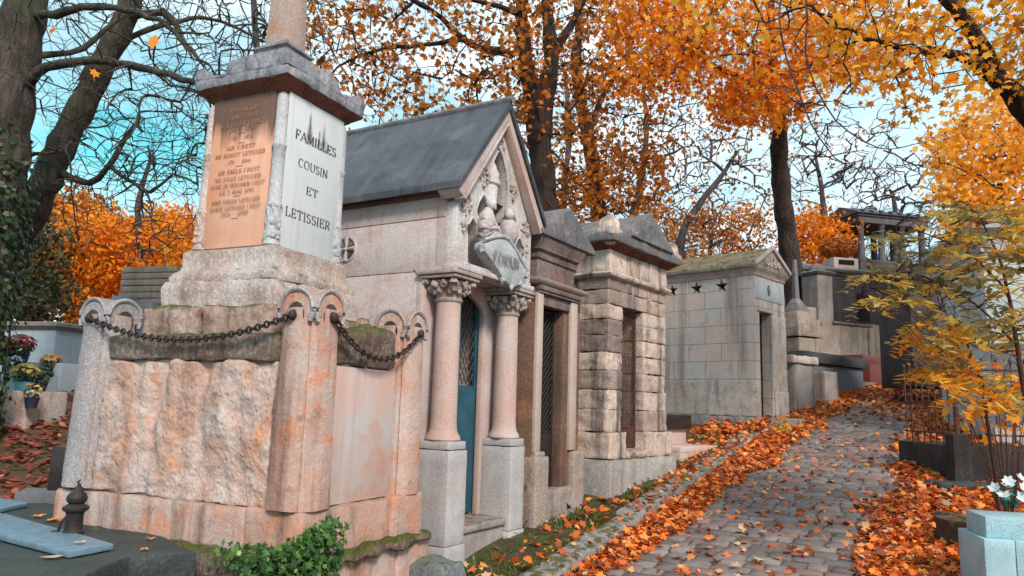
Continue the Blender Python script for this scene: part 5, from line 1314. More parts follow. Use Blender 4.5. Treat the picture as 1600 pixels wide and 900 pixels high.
# leaves on the slab
M['paleleaf'] = leafmat('pale_brown_leaf', [(0, (.55, .25, .12)), (1, (.62, .40, .27))], .1)
for i, (px, py, s_, m_) in enumerate(((80, 871, .11, 'paleleaf'), (226, 858, .05, 'litter'), (125, 848, .06, 'paleleaf'), (82, 812, .10, 'litter'), (60, 806, .09, 'litter'), (235, 842, .06, 'litter'), (70, 855, .03, 'litter'))):
    z = Zs+(.045 if i in (2,) else .012); c = ray_z(px, py, z); g = G(); n = len(OVAL); rr_ = random.Random(i)
    T_ = OVAL if i == 0 else MAPLE; n = len(T_)
    c0 = g.bm.verts.new((0, 0, .004)); vs_ = [g.bm.verts.new((a*s_, b*s_, .01*rr_.random())) for a, b in T_]
    for k in range(n): g.bm.faces.new((c0, vs_[k], vs_[(k+1) % n]))
    g.cur = .7
    for f in g.bm.faces: f[g.tint] = rr_.uniform(.5, .95)
    o = g.build('fallen_leaf', M[m_]); o.location = (c[0], c[1], z); o.rotation_euler = (0, 0, rr_.uniform(0, 6))
    tagp(o, ['long pale oval leaf lying at the front of the dark slab, below the plaque', 'small tan leaf near the right end of the dark slab', 'pale leaf lying on the long blue grey plaque', 'curled orange leaf beside the iron post on the slab', 'bright orange leaf behind the long blue grey plaque', 'thin red leaf at the back of the dark slab by the mossy ledge', 'tiny yellow leaf below the long blue grey plaque'][i], 'leaf', 'leaves fallen on the dark slab')
# dark stele behind
c = at(66, 780, 5.6)
SB = empty('dark_stele', (c[0], c[1], float(gz(c[0], c[1]))), R(20), 'plain dark grey headstone block partly hidden behind the left chained post', 'headstone')
g = G(); g.box(-.16, .2, -.1, .2, -.2, .50, .012); g.rough(.006, 6, .1, 3); g.build('plinth', M['concrete'], SB)
g = G(); g.box(.02, .18, .0, .1, .50, .82, .008); g.build('upright', M['granitedark'], SB)
# grey kerb block by the column pedestal
c = at(688, 885, 5.0); g = G(); g.cut(-.14, .17, -.10, .30, -.25, 0, .02, .03); g.rough(.02, 6, .05, 4)
o = g.build('stone_block', M['kerbmoss'] if 'z' in M else stone('blue_grey_mossy_block', (.13, .15, .16), (.22, .24, .25), (.08, .07, .06), .5, (.12, .13, .09), .5, .3, .4, .6, 50, 3)); p_ = ray_z(688, 872, .62); o.location = (p_[0], p_[1]-.02, .60); o.rotation_euler = (0, 0, R(58)); tagp(o, 'rough blue grey stone block between the obelisk tomb and the gothic chapel', 'stone block')

# ---- left background graves
def grave(name, label, px, Y, py_top, w, d, yaw, mat, cat='tomb', parts=(), cap=None, zb=None):
    c = at(px, py_top, Y); z0 = float(gz(c[0], c[1])); h = c[2]-z0
    e = empty(name, (c[0], c[1], z0), R(yaw), label, cat)
    g = G(); g.box(-w/2, w/2, 0, d, -.3, h-(.1 if cap else 0), .01); g.build('tomb_body', mat, e)
    if cap:
        g = G(); g.sweep(-w/2, w/2, 0, d, [(-.01, h-.12), (.03, h-.10), (.05, h-.06), (.09, h-.05), (.09, h), (.03, h+.03)]); g.rough(.004, 6, .12, 3); g.build('cornice', cap, e)
    return e, h
M['whitet'] = stone('pale_blue_white_tomb', (.30, .36, .42), (.40, .44, .48), (.2, .18, .17), .25, (.2, .19, .17), .5, 0, .2, .3, 50, 1.5)
e, h = grave('white_tomb', 'wide pale blue white tomb with brown cornice at the left edge below the orange trees', 20, 13, 505, 1.9, 1.4, -14, M['whitet'], cap=M['rustpale'] if 'k' in M else stone('brown_cornice_stone', (.24, .19, .17), (.32, .27, .25), (.1, .07, .06), .5, (.16, .13, .1), .6, .2, .3, .5, 45, 2))
e, h = grave('pink_tomb', 'small pinkish chapel wall with a flat brown roof left of the tall chained tomb post', 108, 14, 512, .75, 1.2, -10, stone('beige_pink_tomb', (.45, .32, .26), (.50, .38, .32), (.3, .2, .15), .25, (.2, .15, .12), .4, 0, .2, .3, 40, 1.5), cap=M['eaves'])
c = at(91, 575, 12.6)
AN = empty('angel_figure', c, 0, 'small pale crouching statue on a light ledge beside the white tomb', 'statue')
g = G(); g.tube([(0, 0, 0), (.0, 0, .06), (.01, 0, .12)], [.06, .055, .03], 10); g.ball((.0, -.02, .155), .04, 2); g.tube([(-.03, -.03, .1), (-.07, -.05, .06), (-.03, -.07, .03)], [.02, .018, .014], 6); g.tube([(.04, -.03, .1), (.07, -.05, .05), (.03, -.07, .03)], [.02, .018, .014], 6); g.rough(.006, 15, .03, 1); g.build('figure', M['pinkslab'], AN)
for (name, label, px, Y, pyt, w, d, yaw, mk) in (
    ('low_grave', 'pale blue flat topped grave behind the flower pots at left', 50, 11.2, 566, 1.0, .9, -8, 'whitet'),
    ('low_grave', 'light ledge grave right of the bronze flowers, next to the chained tomb', 100, 12, 576, .55, .7, -8, 'whitet'),
    ('low_grave', 'brown low kerbed grave at the left edge nearest the camera', 10, 9.2, 610, .62, .7, -5, 'die'),
    ('low_grave', 'white grave slab at the left edge under the pale flowers', 5, 10.2, 583, .6, .7, -5, 'whitet')):
    grave(name, label, px, Y, pyt, w, d, yaw, M[mk], 'grave')
M['bluepot'] = plain('sky_blue_glaze', (.12, .34, .42), .35, .1, 10, .05)
M['navypot'] = plain('dark_navy_glaze', (.03, .035, .06), .3, .2, 10, .05)
def flower(name, label, px, py, Y, w, potmat, cols, n, seed, ground=False):
    c = at(px, py, Y)
    c = np.array([c[0], c[1], max(float(gz(c[0], c[1])), c[2])])
    e = empty(name, c, 0, label, 'flowers')
    g = G(); g.lathe(0, 0, [(.10*w, 0), (.14*w, .2*w), (.15*w, .22*w), (.13*w, .22*w)], 16); g.build('pot', potmat, e)
    r = RG(seed); p_ = ellip(n, (0, 0, .34*w), (.22*w, .22*w, .15*w), r, .3)
    leaf_mesh('foliage', p_, .07*w, p_-np.array([0, 0, .2*w]), M['ivy'], OVAL, None, seed, parent=e)
    p2 = ellip(n//2, (0, 0, .38*w), (.22*w, .22*w, .14*w), r, .85); p2 = p2[p2[:, 2] > .33*w]
    leaf_mesh('blossoms', p2, .085*w, p2-np.array([0, 0, .2*w]), cols, MAPLE, None, seed+1, parent=e)
    return e
M['fred'] = leafmat('red_petal', [(0, (.25, .02, .03)), (1, (.5, .05, .05))], .2); M['forange'] = leafmat('bronze_petal', [(0, (.45, .16, .03)), (1, (.8, .4, .1))], .2); M['fyel'] = leafmat('ochre_petal', [(0, (.4, .25, .05)), (1, (.7, .5, .12))], .2); M['fwhite'] = leafmat('white_petal', [(0, (.55, .68, .72)), (1, (.8, .85, .86))], .3)
flower('flower_pot', 'dark red flowers in front of the white tomb at left', 27, 575, 11.2, 1.0, M['navypot'], M['fred'], 260, 1)
flower('flower_pot', 'orange flowers cut by the left edge in front of the white tomb', 0, 570, 11, .8, M['navypot'], M['forange'], 200, 2)
flower('flower_pot', 'bronze flowers right of the dark red ones on the pale grave', 77, 590, 11.2, .7, M['navypot'], M['forange'], 180, 3)
flower('flower_pot', 'ochre flowers in the blue pot near the left edge', 34, 618, 9.6, .8, M['bluepot'], M['fyel'], 240, 4)
flower('flower_pot', 'green leafy plant beside the blue pot of ochre flowers', 60, 615, 9.9, .7, M['navypot'], M['ivy'], 200, 5)
flower('flower_pot', 'dark navy pot on the ground below the ochre flowers', 48, 638, 9.1, .6, M['navypot'], M['fyel'], 60, 6)
flower('flower_pot', 'pale flowers on the white slab at the left edge', 17, 590, 10.1, .6, M['bluepot'], M['fwhite'], 120, 7)
# slatted old chapel behind the chained post
e, h = grave('banded_chapel', 'old brown chapel with horizontal stone bands behind the left chained post', 236, 14.5, 417, 1.25, 1.3, -16, stone('brown_banded_stone', (.16, .13, .11), (.24, .20, .18), (.06, .05, .04), .6, (.1, .09, .05), .6, .2, .4, .6, 40, 2))
g = G(); 
for i in range(9): g.cut(-.66, .66, -.05, .0, h-.13*(i+1)+.012, h-.13*i, .006, .01)
g.build('stone_bands', stone('brown_band', (.15, .12, .10), (.23, .19, .16), (.06, .05, .04), .6, (.1, .09, .05), .6, .3, .4, .6, 40, 2), e)
g = G(); g.box(-.60, -.15, -.30, -.06, -.3, h-.62, .02); g.box(-.1, .35, -.25, -.06, -.3, h-.72, .02); g.build('buttress', M['concrete'], e)

# ================================================================== grave slab before the star chapel
GS = frame_empty('pink_grave', 41, (2.16, 9.35, 1.06), 'low pale pink polished grave with dark granite block before the star windowed chapel', 'grave')
g = G(); g.box(.0, 1.55, .0, .95, -.3, .03, .01); g.build('base_ledge', M['die'], GS)
g = G(); g.box(.06, 1.5, .04, .92, .03, .095, .008); g.build('ledge_slab', M['pinkslab'], GS)
g = G(); g.box(.18, .95, .42, .90, .096, .30, .008); g.build('raised_slab', M['pinkslab'], GS)
g = G(); g.box(.14, 1.0, .36, .90, .302, .49, .006, .0, .0); g.build('granite_block', M['granitedark'], GS)
# flat white kerb slab beside
c = ray_z(1160, 690, 1.21)
g = G(); g.cut(-.22, .5, -.1, .14, -.15, .06, .01, .015); g.rough(.006, 6, .08, 3); o = g.build('white_slab', M['pinkslab']); o.location = (3.25, 10.45, 1.18); o.rotation_euler = (0, 0, R(50)); tagp(o, 'flat whitish slab lying in the leaves at the end of the kerb', 'slab')

# ================================================================== monuments beyond the star chapel
def mon(name, label, px, py, Y, yaw, cat, group=None):
    """empty on the point seen at (px,py) at distance Y"""
    c = at(px, py, Y); return empty(name, c, R(yaw), label, cat, group)
k = lambda px, Y: px*Y/F_PX     # picture width to metres
Y = 13.7
M['beigegrey'] = stone('weathered_headstone', (.25, .22, .21), (.36, .32, .30), (.08, .065, .06), .8, (.15, .13, .12), .6, .15, .3, .6, 45, 2.4)
e = mon('white_headstone', 'pale low gravestone nearest the star chapel doorway, under a flat rough cap', 1262, 642, Y, 38, 'headstone')
g = G(); g.box(-.42, .28, 0, .35, -.4, k(72, Y), .015); g.rough(.01, 5, .1, 4); g.build('stone_body', M['beigegrey'], e)
g = G(); g.cut(-.48, .35, -.05, .4, k(72, Y), k(84, Y), .01, .02); g.rough(.014, 5, .08, 4); g.build('cap', M['die'], e)
e = mon('white_headstone', 'smaller pale gravestone between the capped one and the grey granite tomb', 1300, 632, Y+.9, 38, 'headstone')
g = G(); g.box(-.25, .28, 0, .3, -.4, k(54, Y), .015, .02); g.rough(.01, 5, .1, 4); g.build('stone_body', M['beigegrey'], e)
e = mon('grey_granite_tomb', 'long dark grey granite tomb behind the pale gravestones', 1350, 612, 16.8, 40, 'tomb')
g = G(); g.box(-2.6, .0, .0, 1.2, -.6, k(42, Y), .012); g.box(-.02, .9, .1, 1.2, -.6, k(20, Y), .012); g.build('tomb_body', M['concrete'], e)
g = G(); g.box(-2.75, .08, -.08, 1.25, k(43, Y), k(62, Y), .012); g.build('tomb_slab', M['slab'], e)
e = mon('red_granite_tomb', 'dark red granite tomb at the bend of the path behind the grey granite tomb', 1392, 597, 18, 40, 'tomb')
g = G(); g.box(-1.1, .0, .0, 1.4, -.5, k(24, 18), .012); g.build('tomb_body', M['redgranite'], e)
g = G(); g.box(-1.2, -.15, .1, 1.3, k(24, 18)+.003, k(38, 18), .012); g.build('tomb_slab', M['redgranite'], e)
# round stone
g = G(); r_ = .22; g.prism([(r_*math.cos(R(a)), .42+r_*math.sin(R(a))) for a in range(0, 360, 15)], 'y', 0, .16, .02, 2); g.box(-.13, .13, .0, .16, -.2, .3, .02); g.rough(.012, 6, .05, 3)
o = g.build('round_headstone', M['pinkround'] if 'i' in M else stone('pale_round_stone', (.42, .33, .29), (.48, .40, .36), (.25, .2, .16), .4, (.3, .25, .2), .4, .1, .3, .5, 45, 3)); c = at(1401, 598, 18.3); o.location = c; o.rotation_euler = (0, 0, R(10)); tagp(o, 'pale round topped headstone beside the red granite tomb', 'headstone')
# rough wall tomb
e = mon('block_tomb', 'broad tomb of weathered beige blocks below the dark monument', 1265, 560, 18, 30, 'tomb')
M['beigeb'] = stone('beige_block_stone', (.26, .21, .17), (.38, .32, .28), (.08, .07, .06), .6, (.18, .15, .1), .6, .2, .4, .7, 45, 1.8, c3=(.40, .32, .25))
g = G(); g.cut(.0, .95, 0, 1, -.6, k(62, 18), .02, .03); g.cut(.96, 2.35, -.0, 1, -.6, k(60, 18), .02, .03); g.cut(2.37, 2.9, -.05, 1, -.6, k(66, 18), .03, .05)
g.cut(.0, .85, .1, 1, k(62, 18), k(84, 18), .03, .06); g.rough(.03, 4, .1, 5); g.build('stone_blocks', M['beigeb'], e)
g = G(); g.cut(.9, 2.5, -.06, 1.05, k(60, 18), k(64, 18), .02, .015); g.build('capping', M['moss'], e)
# pillar with domed cap
e = mon('domed_pillar', 'square grey stone pillar with a small dome cap beside the dark monument', 1278, 491, 18.6, 25, 'pillar')
g = G(); w = k(16, 18.6); g.box(-w, w, -w, w, -1.2, k(60, 18.6), .015, .0); g.rough(.01, 5, .1, 3); g.build('shaft', M['limepil'] if 'u' in M else stone('grey_pillar_stone', (.22, .20, .20), (.33, .30, .29), (.1, .08, .07), .5, (.15, .14, .13), .5, 0, .3, .5, 50, 2), e)
g = G(); z1 = k(60, 18.6); g.sweep(-w, w, -w, w, [(.0, z1), (.06, z1+.04), (.09, z1+.08), (.03, z1+.11), (-.02, z1+.13)]); g.lathe(0, 0, [(w*.85, z1+.12), (w*.8, z1+.2), (w*.55, z1+.29), (w*.2, z1+.34), (.01, z1+.35)], 16); g.build('dome_cap', M['capgrey'], e)
# pyramid stele
e = mon('pyramid_stele', 'grey pyramid topped grave column just right of the tall slim tree trunk', 1246, 560, 17.6, 28, 'monument')
g = G(); w = k(26, 17.6); g.box(-w, w, -w, w, -.6, k(30, 17.6), .015); g.box(-w*1.1, w*1.1, -w*1.1, w*1.1, k(32, 17.6), k(50, 17.6), .015); g.box(-w*.85, w*.9, -w*.85, w*.9, k(50, 17.6), k(72, 17.6), .01, .06, .06); g.rough(.012, 5, .1, 4); g.build('stepped_base', M['beigeb'], e)
g = G(); a_ = .19; z1 = k(72, 17.6); g.hexa([(-a_*1.3, -a_*1.3, z1), (a_*1.3, -a_*1.3, z1), (a_*1.3, a_*1.3, z1), (-a_*1.3, a_*1.3, z1), (-a_*.35, -a_*.35, z1+.35), (a_*.35, -a_*.35, z1+.35), (a_*.35, a_*.35, z1+.35), (-a_*.35, a_*.35, z1+.35)], .02)
g.hexa([(-a_*.35, -a_*.35, z1+.35), (a_*.35, -a_*.35, z1+.35), (a_*.35, a_*.35, z1+.35), (-a_*.35, a_*.35, z1+.35), (-a_*.2, -a_*.2, z1+1.3), (a_*.2, -a_*.2, z1+1.3), (a_*.2, a_*.2, z1+1.3), (-a_*.2, a_*.2, z1+1.3)], .01); g.build('spire', M['capgrey'], e)
# small grey chapel front with dark windows (behind)
e = mon('grey_chapel', 'small grey stone chapel with narrow dark window between the pyramid column and the domed pillar', 1268, 500, 20.5, 25, 'chapel')
g = G(); g.box(-.6, .6, 0, 1.2, -1.4, k(78, 20.5), .01); g.build('wall', M['limegrey'], e)
g = G(); g.box(-.15, .05, -.02, .02, .05, k(58, 20.5), .004); g.box(.15, .3, -.02, .02, .05, k(62, 20.5), .004); g.build('window', M['dark'], e)
g = G(); g.sweep(-.6, .6, 0, 1.2, [(0, k(78, 20.5)), (.08, k(80, 20.5)), (.1, k(86, 20.5)), (0, k(90, 20.5))]); g.build('cornice', M['capgrey'], e)
# dark tomb building
e = mon('dark_mausoleum', 'broad dark grey mausoleum with one small square window, right of the domed pillar', 1296, 560, 20, 14, 'mausoleum')
M['darkst'] = stone('dark_coursed_stone', (.055, .05, .055), (.10, .09, .095), (.02, .018, .02), .5, (.08, .08, .08), .5, .1, .3, .5, 45, 1.5, brick=(1.2, .46, .1))
g = G(); H = k(132, 20); g.box(.0, 4.2, 0, 2.5, -1, H, .01); g.build('wall', M['darkst'], e)
g = G(); g.sweep(.0, 4.2, .0, 2.5, [(.0, H), (.05, H+.03), (.05, H+.07), (.13, H+.1), (.16, H+.16), (.0, H+.24)]); g.rough(.006, 6, .15, 3); g.build('cornice', M['darkcor'] if 'l' in M else stone('grey_brown_cornice', (.12, .10, .10), (.2, .175, .17), (.06, .05, .05), .5, (.2, .18, .16), .4, .1, .3, .5, 45, 2), e)
g = G(); g.box(.95, 1.35, -.02, .02, k(62, 20), k(106, 20), .004); g.build('window', M['dark'], e)
g = G(); g.box(2.75, 3.15, -.03, .02, -.3, k(90, 20), .004); g.build('door', M['dark'], e)
# planter with rusty bush on it
e = mon('rusty_bush', 'round rusty brown bush in a stone planter on top of the dark mausoleum', 1310, 408, 21.5, 10, 'bush')
r = RG(6); p_ = ellip(1500, (0, 0, .38), (.55, .5, .34), r, .5)
leaf_mesh('foliage', p_, .09, p_+r.normal(0, .3, p_.shape), M['rusty'], OVAL, r.beta(2, 2, len(p_)), 9, parent=e)
tubes_mesh('stem', [(np.array([[0, 0, -.1], [.02, 0, .2], [0, .02, .5]]), np.array([.05, .04, .02]), 6)], M['bark'], e)
g = G(); g.box(-.35, .45, -.3, .3, -.6, .05, .02); g.build('planter', M['pinksmooth'], e)
g = G(); g.box(-.2, .3, -.32, -.29, -.16, -.02, .004); g.build('planter_opening', M['dark'], e)
# little temple
TP = at(1345, 405, 24)
e = empty('columned_temple', TP, R(12), 'small open temple monument with grey columns and a low pediment high on the slope', 'temple')
M['temple'] = stone('slate_grey_temple_stone', (.07, .066, .08), (.12, .112, .13), (.06, .05, .06), .5, (.14, .14, .15), .4, 0, .25, .4, 50, 2)
WT, DT, HT = 2.7, 1.7, 1.28
g = G(); g.box(-.1, WT+.1, -.1, DT+.1, -1.4, -.12, .01); g.box(-.05, WT+.05, -.05, DT+.05, -.12, 0, .01); g.build('podium', M['darkst'], e)
for i, (cx, cy) in enumerate([(x, y) for y in (.16, DT-.16) for x in (.16, .95, 1.75, WT-.16)]):
    g = G(); g.lathe(cx, cy, [(.14, .0), (.14, .06), (.115, .1), (.10, HT-.12), (.13, HT-.06), (.15, HT)], 16); g.build('column', M['temple'], e)
g = G(); g.box(0, WT, 0, DT, HT, HT+.22, .008); g.box(-.05, WT+.05, -.05, DT+.05, HT+.222, HT+.30, .008); g.build('entablature', M['temple'], e)
g = G(); g.prism([(-.12, HT+.30), (DT+.12, HT+.30), (DT+.12, HT+.36), (DT/2, HT+.72), (-.12, HT+.36)], 'x', -.12, WT+.12, .008)
for i in range(8): g.box(.0+i*.36, .12+i*.36, -.16, -.04, HT+.36, HT+.43, .006)
g.build('pediment_roof', M['temple'], e)
# pale wall behind sapling & white flowers
e = mon('pale_tomb', 'pale grey tomb with a pot of white flowers seen through the yellow leaves', 1500, 470, 13.5, -4, 'tomb')
g = G(); g.box(-.9, .9, 0, 1.4, -1.6, .18, .012); g.build('tomb_body', M['darkst'], e)
flower('flower_pot', 'pot of round white flowers standing behind the yellow sapling', 1508, 447, 13.3, .9, M['navypot'], M['fwhite'], 200, 12)

# ---- right edge mausoleum
e = empty('white_mausoleum', at(1552, 640, 9.6), R(-14), 'white walled mausoleum with grey cornice cut by the right edge behind the leaves', 'mausoleum')
g = G(); H = k(290, 9.6); g.box(.0, 2.2, 0, 2.0, -.6, H-.35, .01); g.build('wall', M['whitew'] if 'h' in M else stone('white_blue_wall', (.42, .47, .50), (.52, .55, .57), (.25, .24, .24), .3, (.3, .3, .3), .4, 0, .2, .3, 50, 1.4, brick=(.9, .5, .1)), e)
g = G(); g.sweep(.0, 2.2, 0, 2.0, [(.0, H-.35), (.02, H-.34), (.02, H-.12), (.08, H-.08), (.14, H-.04), (.15, H+.04), (.0, H+.08)]); g.rough(.004, 6, .15, 3); g.build('cornice', M['limegrey'], e)
g = G(); g.ball((.30, -.02, H-.62), .06, 2, (1, .5, 1.5), .5); g.tube([(.22, -.02, H-.58), (.3, -.03, H-.66), (.38, -.02, H-.58)], .015, 5); g.build('torch_ornament', M['sooty'], e)
g = G(); g.box(.02, .5, -.03, .01, -.2, .85, .004); g.box(.7, 1.2, -.03, .01, -.2, .85, .004); g.build('door', M['concrete'], e)
# ---- iron fenced black tomb
e = empty('fenced_tomb', at(1500, 735, 7.6), R(-6), 'black stained stone tomb enclosed by a rusty iron railing, right of the path', 'tomb')
M['blackst'] = stone('black_stained_stone', (.02, .018, .018), (.055, .045, .042), (.012, .010, .010), .6, (.05, .035, .025), .6, .15, .3, .5, 45, 2)
g = G(); g.box(-.03, 1.9, .02, 1.4, -.5, .24, .012); g.build('tomb_body', M['blackst'], e)
g = G(); g.box(-.09, .10, -.08, .12, -.4, .36, .012, .01, .01); g.rough(.008, 7, .06, 3); g.build('corner_block', M['blackst'], e)
g = G(); g.cut(-.34, .75, -.30, .02, -.5, -.10, .02, .03); g.rough(.014, 5, .07, 4); g.build('dark_kerbstone', M['slab'], e)
g = G(); zr = .24
for i in range(13):
    x = .02+i*.14; g.tube([(x, .05, zr), (x, .05, zr+.85)], .009, 5); g.ball((x, .05, zr+.87), .018, 1, (1, 1, 2))
    if i < 9: g.tube([(.02, .05+i*.15, zr), (.02, .05+i*.15, zr+.85)], .009, 5); g.ball((.02, .05+i*.15, zr+.87), .018, 1, (1, 1, 2))
for z_ in (.12, .45, .78): g.tube([(.02, .05, zr+z_), (1.75, .05, zr+z_)], .011, 5); g.tube([(.02, .05, zr+z_), (.02, 1.3, zr+z_)], .011, 5)
for x in (.02, .9): g.tube([(x, .05, zr-.1), (x, .05, zr+.95)], .026, 8)
for i in range(6): g.torus(Matrix.Translation((.16+i*.28, .05, zr+.62)) @ Matrix.Rotation(R(90), 4, 'X'), .07, .008, 10, 4)
g.build('iron_railing', M['rustiron'], e)
# mossy rotten block and thin border slab at the path side
g = G(); g.cut(-.14, .16, -.1, .16, -.4, .02, .02, .03); g.rough(.02, 6, .06, 4); o = g.build('mossy_block', M['mossy2'] if 't' in M else stone('rusty_mossy_block', (.05, .03, .022), (.09, .055, .035), (.05, .035, .02), .6, (.22, .11, .04), .7, .25, .4, .6, 45, 3))
c = at(1503, 790, 5.7); o.location = (c[0], c[1], c[2]-.12); o.rotation_euler = (0, 0, R(-8)); tagp(o, 'low rust brown mossy stone block between black tomb and pale blue grave', 'stone block')
c = at(1478, 800, 5.9)
g = G(); g.cut(-.02, .03, -1.6, .1, -.4, .0, .006, .006); g.rough(.006, 6, .08, 3); o = g.build('border_slab', M['sooty']); o.location = (c[0], c[1], c[2]); o.rotation_euler = (0, 0, R(8)); tagp(o, 'thin upright stone edging slab along the right side of the path', 'edging')
# ---- pale blue granite grave
c = ray_z(1537, 842, .90)
BG = empty('blue_granite_grave', (c[0], c[1], .90), R(-14), 'pale turquoise blue speckled granite grave in two tiers at the bottom right corner', 'grave')
s = NT('pale_blue_granite'); n_ = s.noise(160, 3, .8); cc = s.mix(s.ramp(n_, .40, .60), (.20, .36, .42), (.42, .60, .66)); cc = s.mix(s.mth('MULTIPLY', s.ramp(s.noise(4, 6, .7), .45, .7), .45), cc, (.16, .22, .22)); M['bgran'] = s.fin(cc, s.bump(s.mth('ADD', n_, s.noise(12, 4)), .12, .006), s.mr(s.noise(6, 4), .3, .7, .3, .7))
g = G(); g.box(.0, .165, .0, .46, -.9, .0, .006); g.box(.168, 1.2, .0, .46, -.9, .0, .006); g.rough(.0025, 9, .07, 4); g.build('lower_tier', M['bgran'], BG)
g = G(); g.box(.035, 1.2, .06, .40, .0, .125, .006); g.build('upper_tier', M['bgran'], BG)
e = empty('flower_bunch', ray_z(1585, 790, 1.03)+(1.025,), 0, 'white and teal artificial flowers lying on the pale blue granite grave', 'flowers')
r = RG(77); p_ = ellip(60, (.02, .02, .08), (.13, .09, .08), r, .3); leaf_mesh('foliage', p_, .06, p_+r.normal(0, .3, p_.shape)*.1, leafmat('teal_leaf', [(0, (.02, .10, .08)), (1, (.03, .3, .25))], .1, .4), OVAL, None, 2, parent=e)
pc_, pn_, pa_ = [], [], []
for cx_, cy_, cz_ in ((-.06, -.05, .17), (.03, -.07, .13), (-.09, -.03, .08), (.0, -.08, .07), (.10, -.05, .10), (.05, -.02, .19), (-.02, .02, .14), (.14, .0, .06), (-.13, .0, .12)):
    n0_ = np.array([cx_, cy_-.08, .12+r.normal(0, .04)]); n0_ /= np.linalg.norm(n0_); t1 = np.cross(n0_, [0, 0, 1.]); t1 /= np.linalg.norm(t1); t2 = np.cross(n0_, t1)
    for k_ in range(6):
        a_ = k_*1.047+r.normal(0, .1); dd = t1*math.cos(a_)+t2*math.sin(a_); pc_.append(np.array([cx_, cy_, cz_])+dd*.022+n0_*.006); pa_.append(dd+n0_*.35); pn_.append(n0_-dd*.4)
leaf_mesh('blossoms', np.array(pc_), .048, np.array(pn_), M['fwhite'], OVAL*np.array([1.3, 1]), None, 3, parent=e, axis=np.array(pa_))
p_ = ellip(5, (-.06, -.03, .16), (.02, .02, .02), r, .6); leaf_mesh('red_bud', p_, .03, p_, M['fred'], MAPLE, None, 3, parent=e)

# ================================================================== yellow sapling on the right, compound leaves
r = RG(121); base = gp(1618, 5.6)
lim = [([base, at(1605, 640, 5.6), at(1592, 560, 5.55), at(1578, 470, 5.5), at(1560, 400, 5.45), at(1528, 335, 5.4)], [.022, .02, .017, .013, .010, .004]),
       ([base+[-.25, .1, 0], at(1540, 640, 5.7), at(1520, 560, 5.8), at(1490, 500, 5.8), at(1450, 470, 5.8)], [.014, .011, .009, .006, .003]),
       ([at(1588, 540, 5.55), at(1530, 480, 5.5), at(1460, 440, 5.4), at(1400, 425, 5.3), at(1345, 460, 5.25)], [.010, .008, .006, .005, .002]),
       ([at(1575, 460, 5.5), at(1520, 400, 5.45), at(1460, 370, 5.4), at(1400, 352, 5.3)], [.009, .007, .005, .002]),
       ([base+[.1, .3, 0], at(1640, 560, 5.9), at(1620, 450, 6), at(1560, 330, 6.1)], [.014, .012, .010, .004])]
root = empty('yellow_sapling', base, 0, 'slender sapling with drooping yellow and grey green pointed leaflets by the iron railing', 'sapling')
chains = [(resample(P_, R_, .1, .01, i)[0]-base, resample(P_, R_, .1, .01, i)[1], 6) for i, (P_, R_) in enumerate(lim)]
nodes_ = np.concatenate([resample(P_, R_, .1, .01, i)[0][4:] for i, (P_, R_) in enumerate(lim)])
regs = [(36, (1350, 1470, 415, 480)), (40, (1460, 1600, 350, 420)), (64, (1450, 1630, 420, 540)), (50, (1430, 1510, 500, 590)), (46, (1510, 1620, 320, 400)), (12, (1385, 1450, 350, 400)), (34, (1500, 1600, 560, 640)), (10, (1450, 1520, 310, 340))]
LP, LN, LA, LS, LT = [], [], [], [], []
for n_, b in regs:
    A_ = box_att(n_, *b, 4.8, 6.1, r)
    for a_ in A_:
        j = np.argmin(((nodes_-a_)**2).sum(1)+(nodes_[:, 2] > a_[2]+.15)*.3); s_ = nodes_[j]
        L = np.linalg.norm(a_-s_); k_ = max(3, int(L/.06)); t = np.linspace(0, 1, k_+1)[:, None]
        P_ = s_+(a_-s_)*t; P_[:, 2] += .12*L*np.sin(np.pi*t[:, 0]); 
        chains.append((P_-base, np.linspace(.004, .0014, k_+1), 3))
        # compound leaf at the end: rachis with paired leaflets
        dr_ = (a_-s_)/max(L, .05); dr_[2] *= .4; dr_ /= np.linalg.norm(dr_); side = np.cross(dr_, [0, 0, 1]); side /= np.linalg.norm(side)+1e-6
        RL = r.uniform(.14, .26); tt = r.beta(1.6, 1.5)-(.22 if b[0] < 1460 and b[2] < 480 else 0)+(.25 if b[2] > 480 or r.random() < .15 else 0)
        end = a_+dr_*RL; end[2] -= RL*.35
        rp = np.stack([a_, a_+dr_*RL*.5+[0, 0, -.02], end]); chains.append((rp-base, np.array([.0016, .0014, .001]), 3))
        for m_ in range(7):
            f = m_/6.; c_ = a_+dr_*RL*f; c_[2] -= RL*.35*f*f
            for sd in ((-1, 1) if m_ < 6 else (0,)):
                ax_ = side*sd*.9+dr_*.55+np.array([0, 0, -.35])+r.normal(0, .15, 3); ax_ /= np.linalg.norm(ax_); sz = r.uniform(.07, .115)
                LP.append(c_+ax_*sz*.45-base); LA.append(ax_); nn = np.array([0, 0, 1.])+r.normal(0, .35, 3)-side*sd*.3; LN.append(nn); LS.append(sz); LT.append(np.clip(tt+r.normal(0, .08), 0, 1))
tubes_mesh('stems', chains, M['rustiron2'] if 'f' in M else bark('red_brown_bark', (.06, .022, .018), (.14, .06, .045)), root)
LEAFL = np.array([(0, -.5), (.13, -.28), (.15, -.02), (.08, .25), (0, .5), (-.08, .25), (-.15, -.02), (-.13, -.28)])
leaf_mesh('leaflets', np.array(LP), np.array(LS), np.array(LN), M['yelgreen'], LEAFL, np.array(LT), 8, curl=.15, parent=root, axis=np.array(LA))
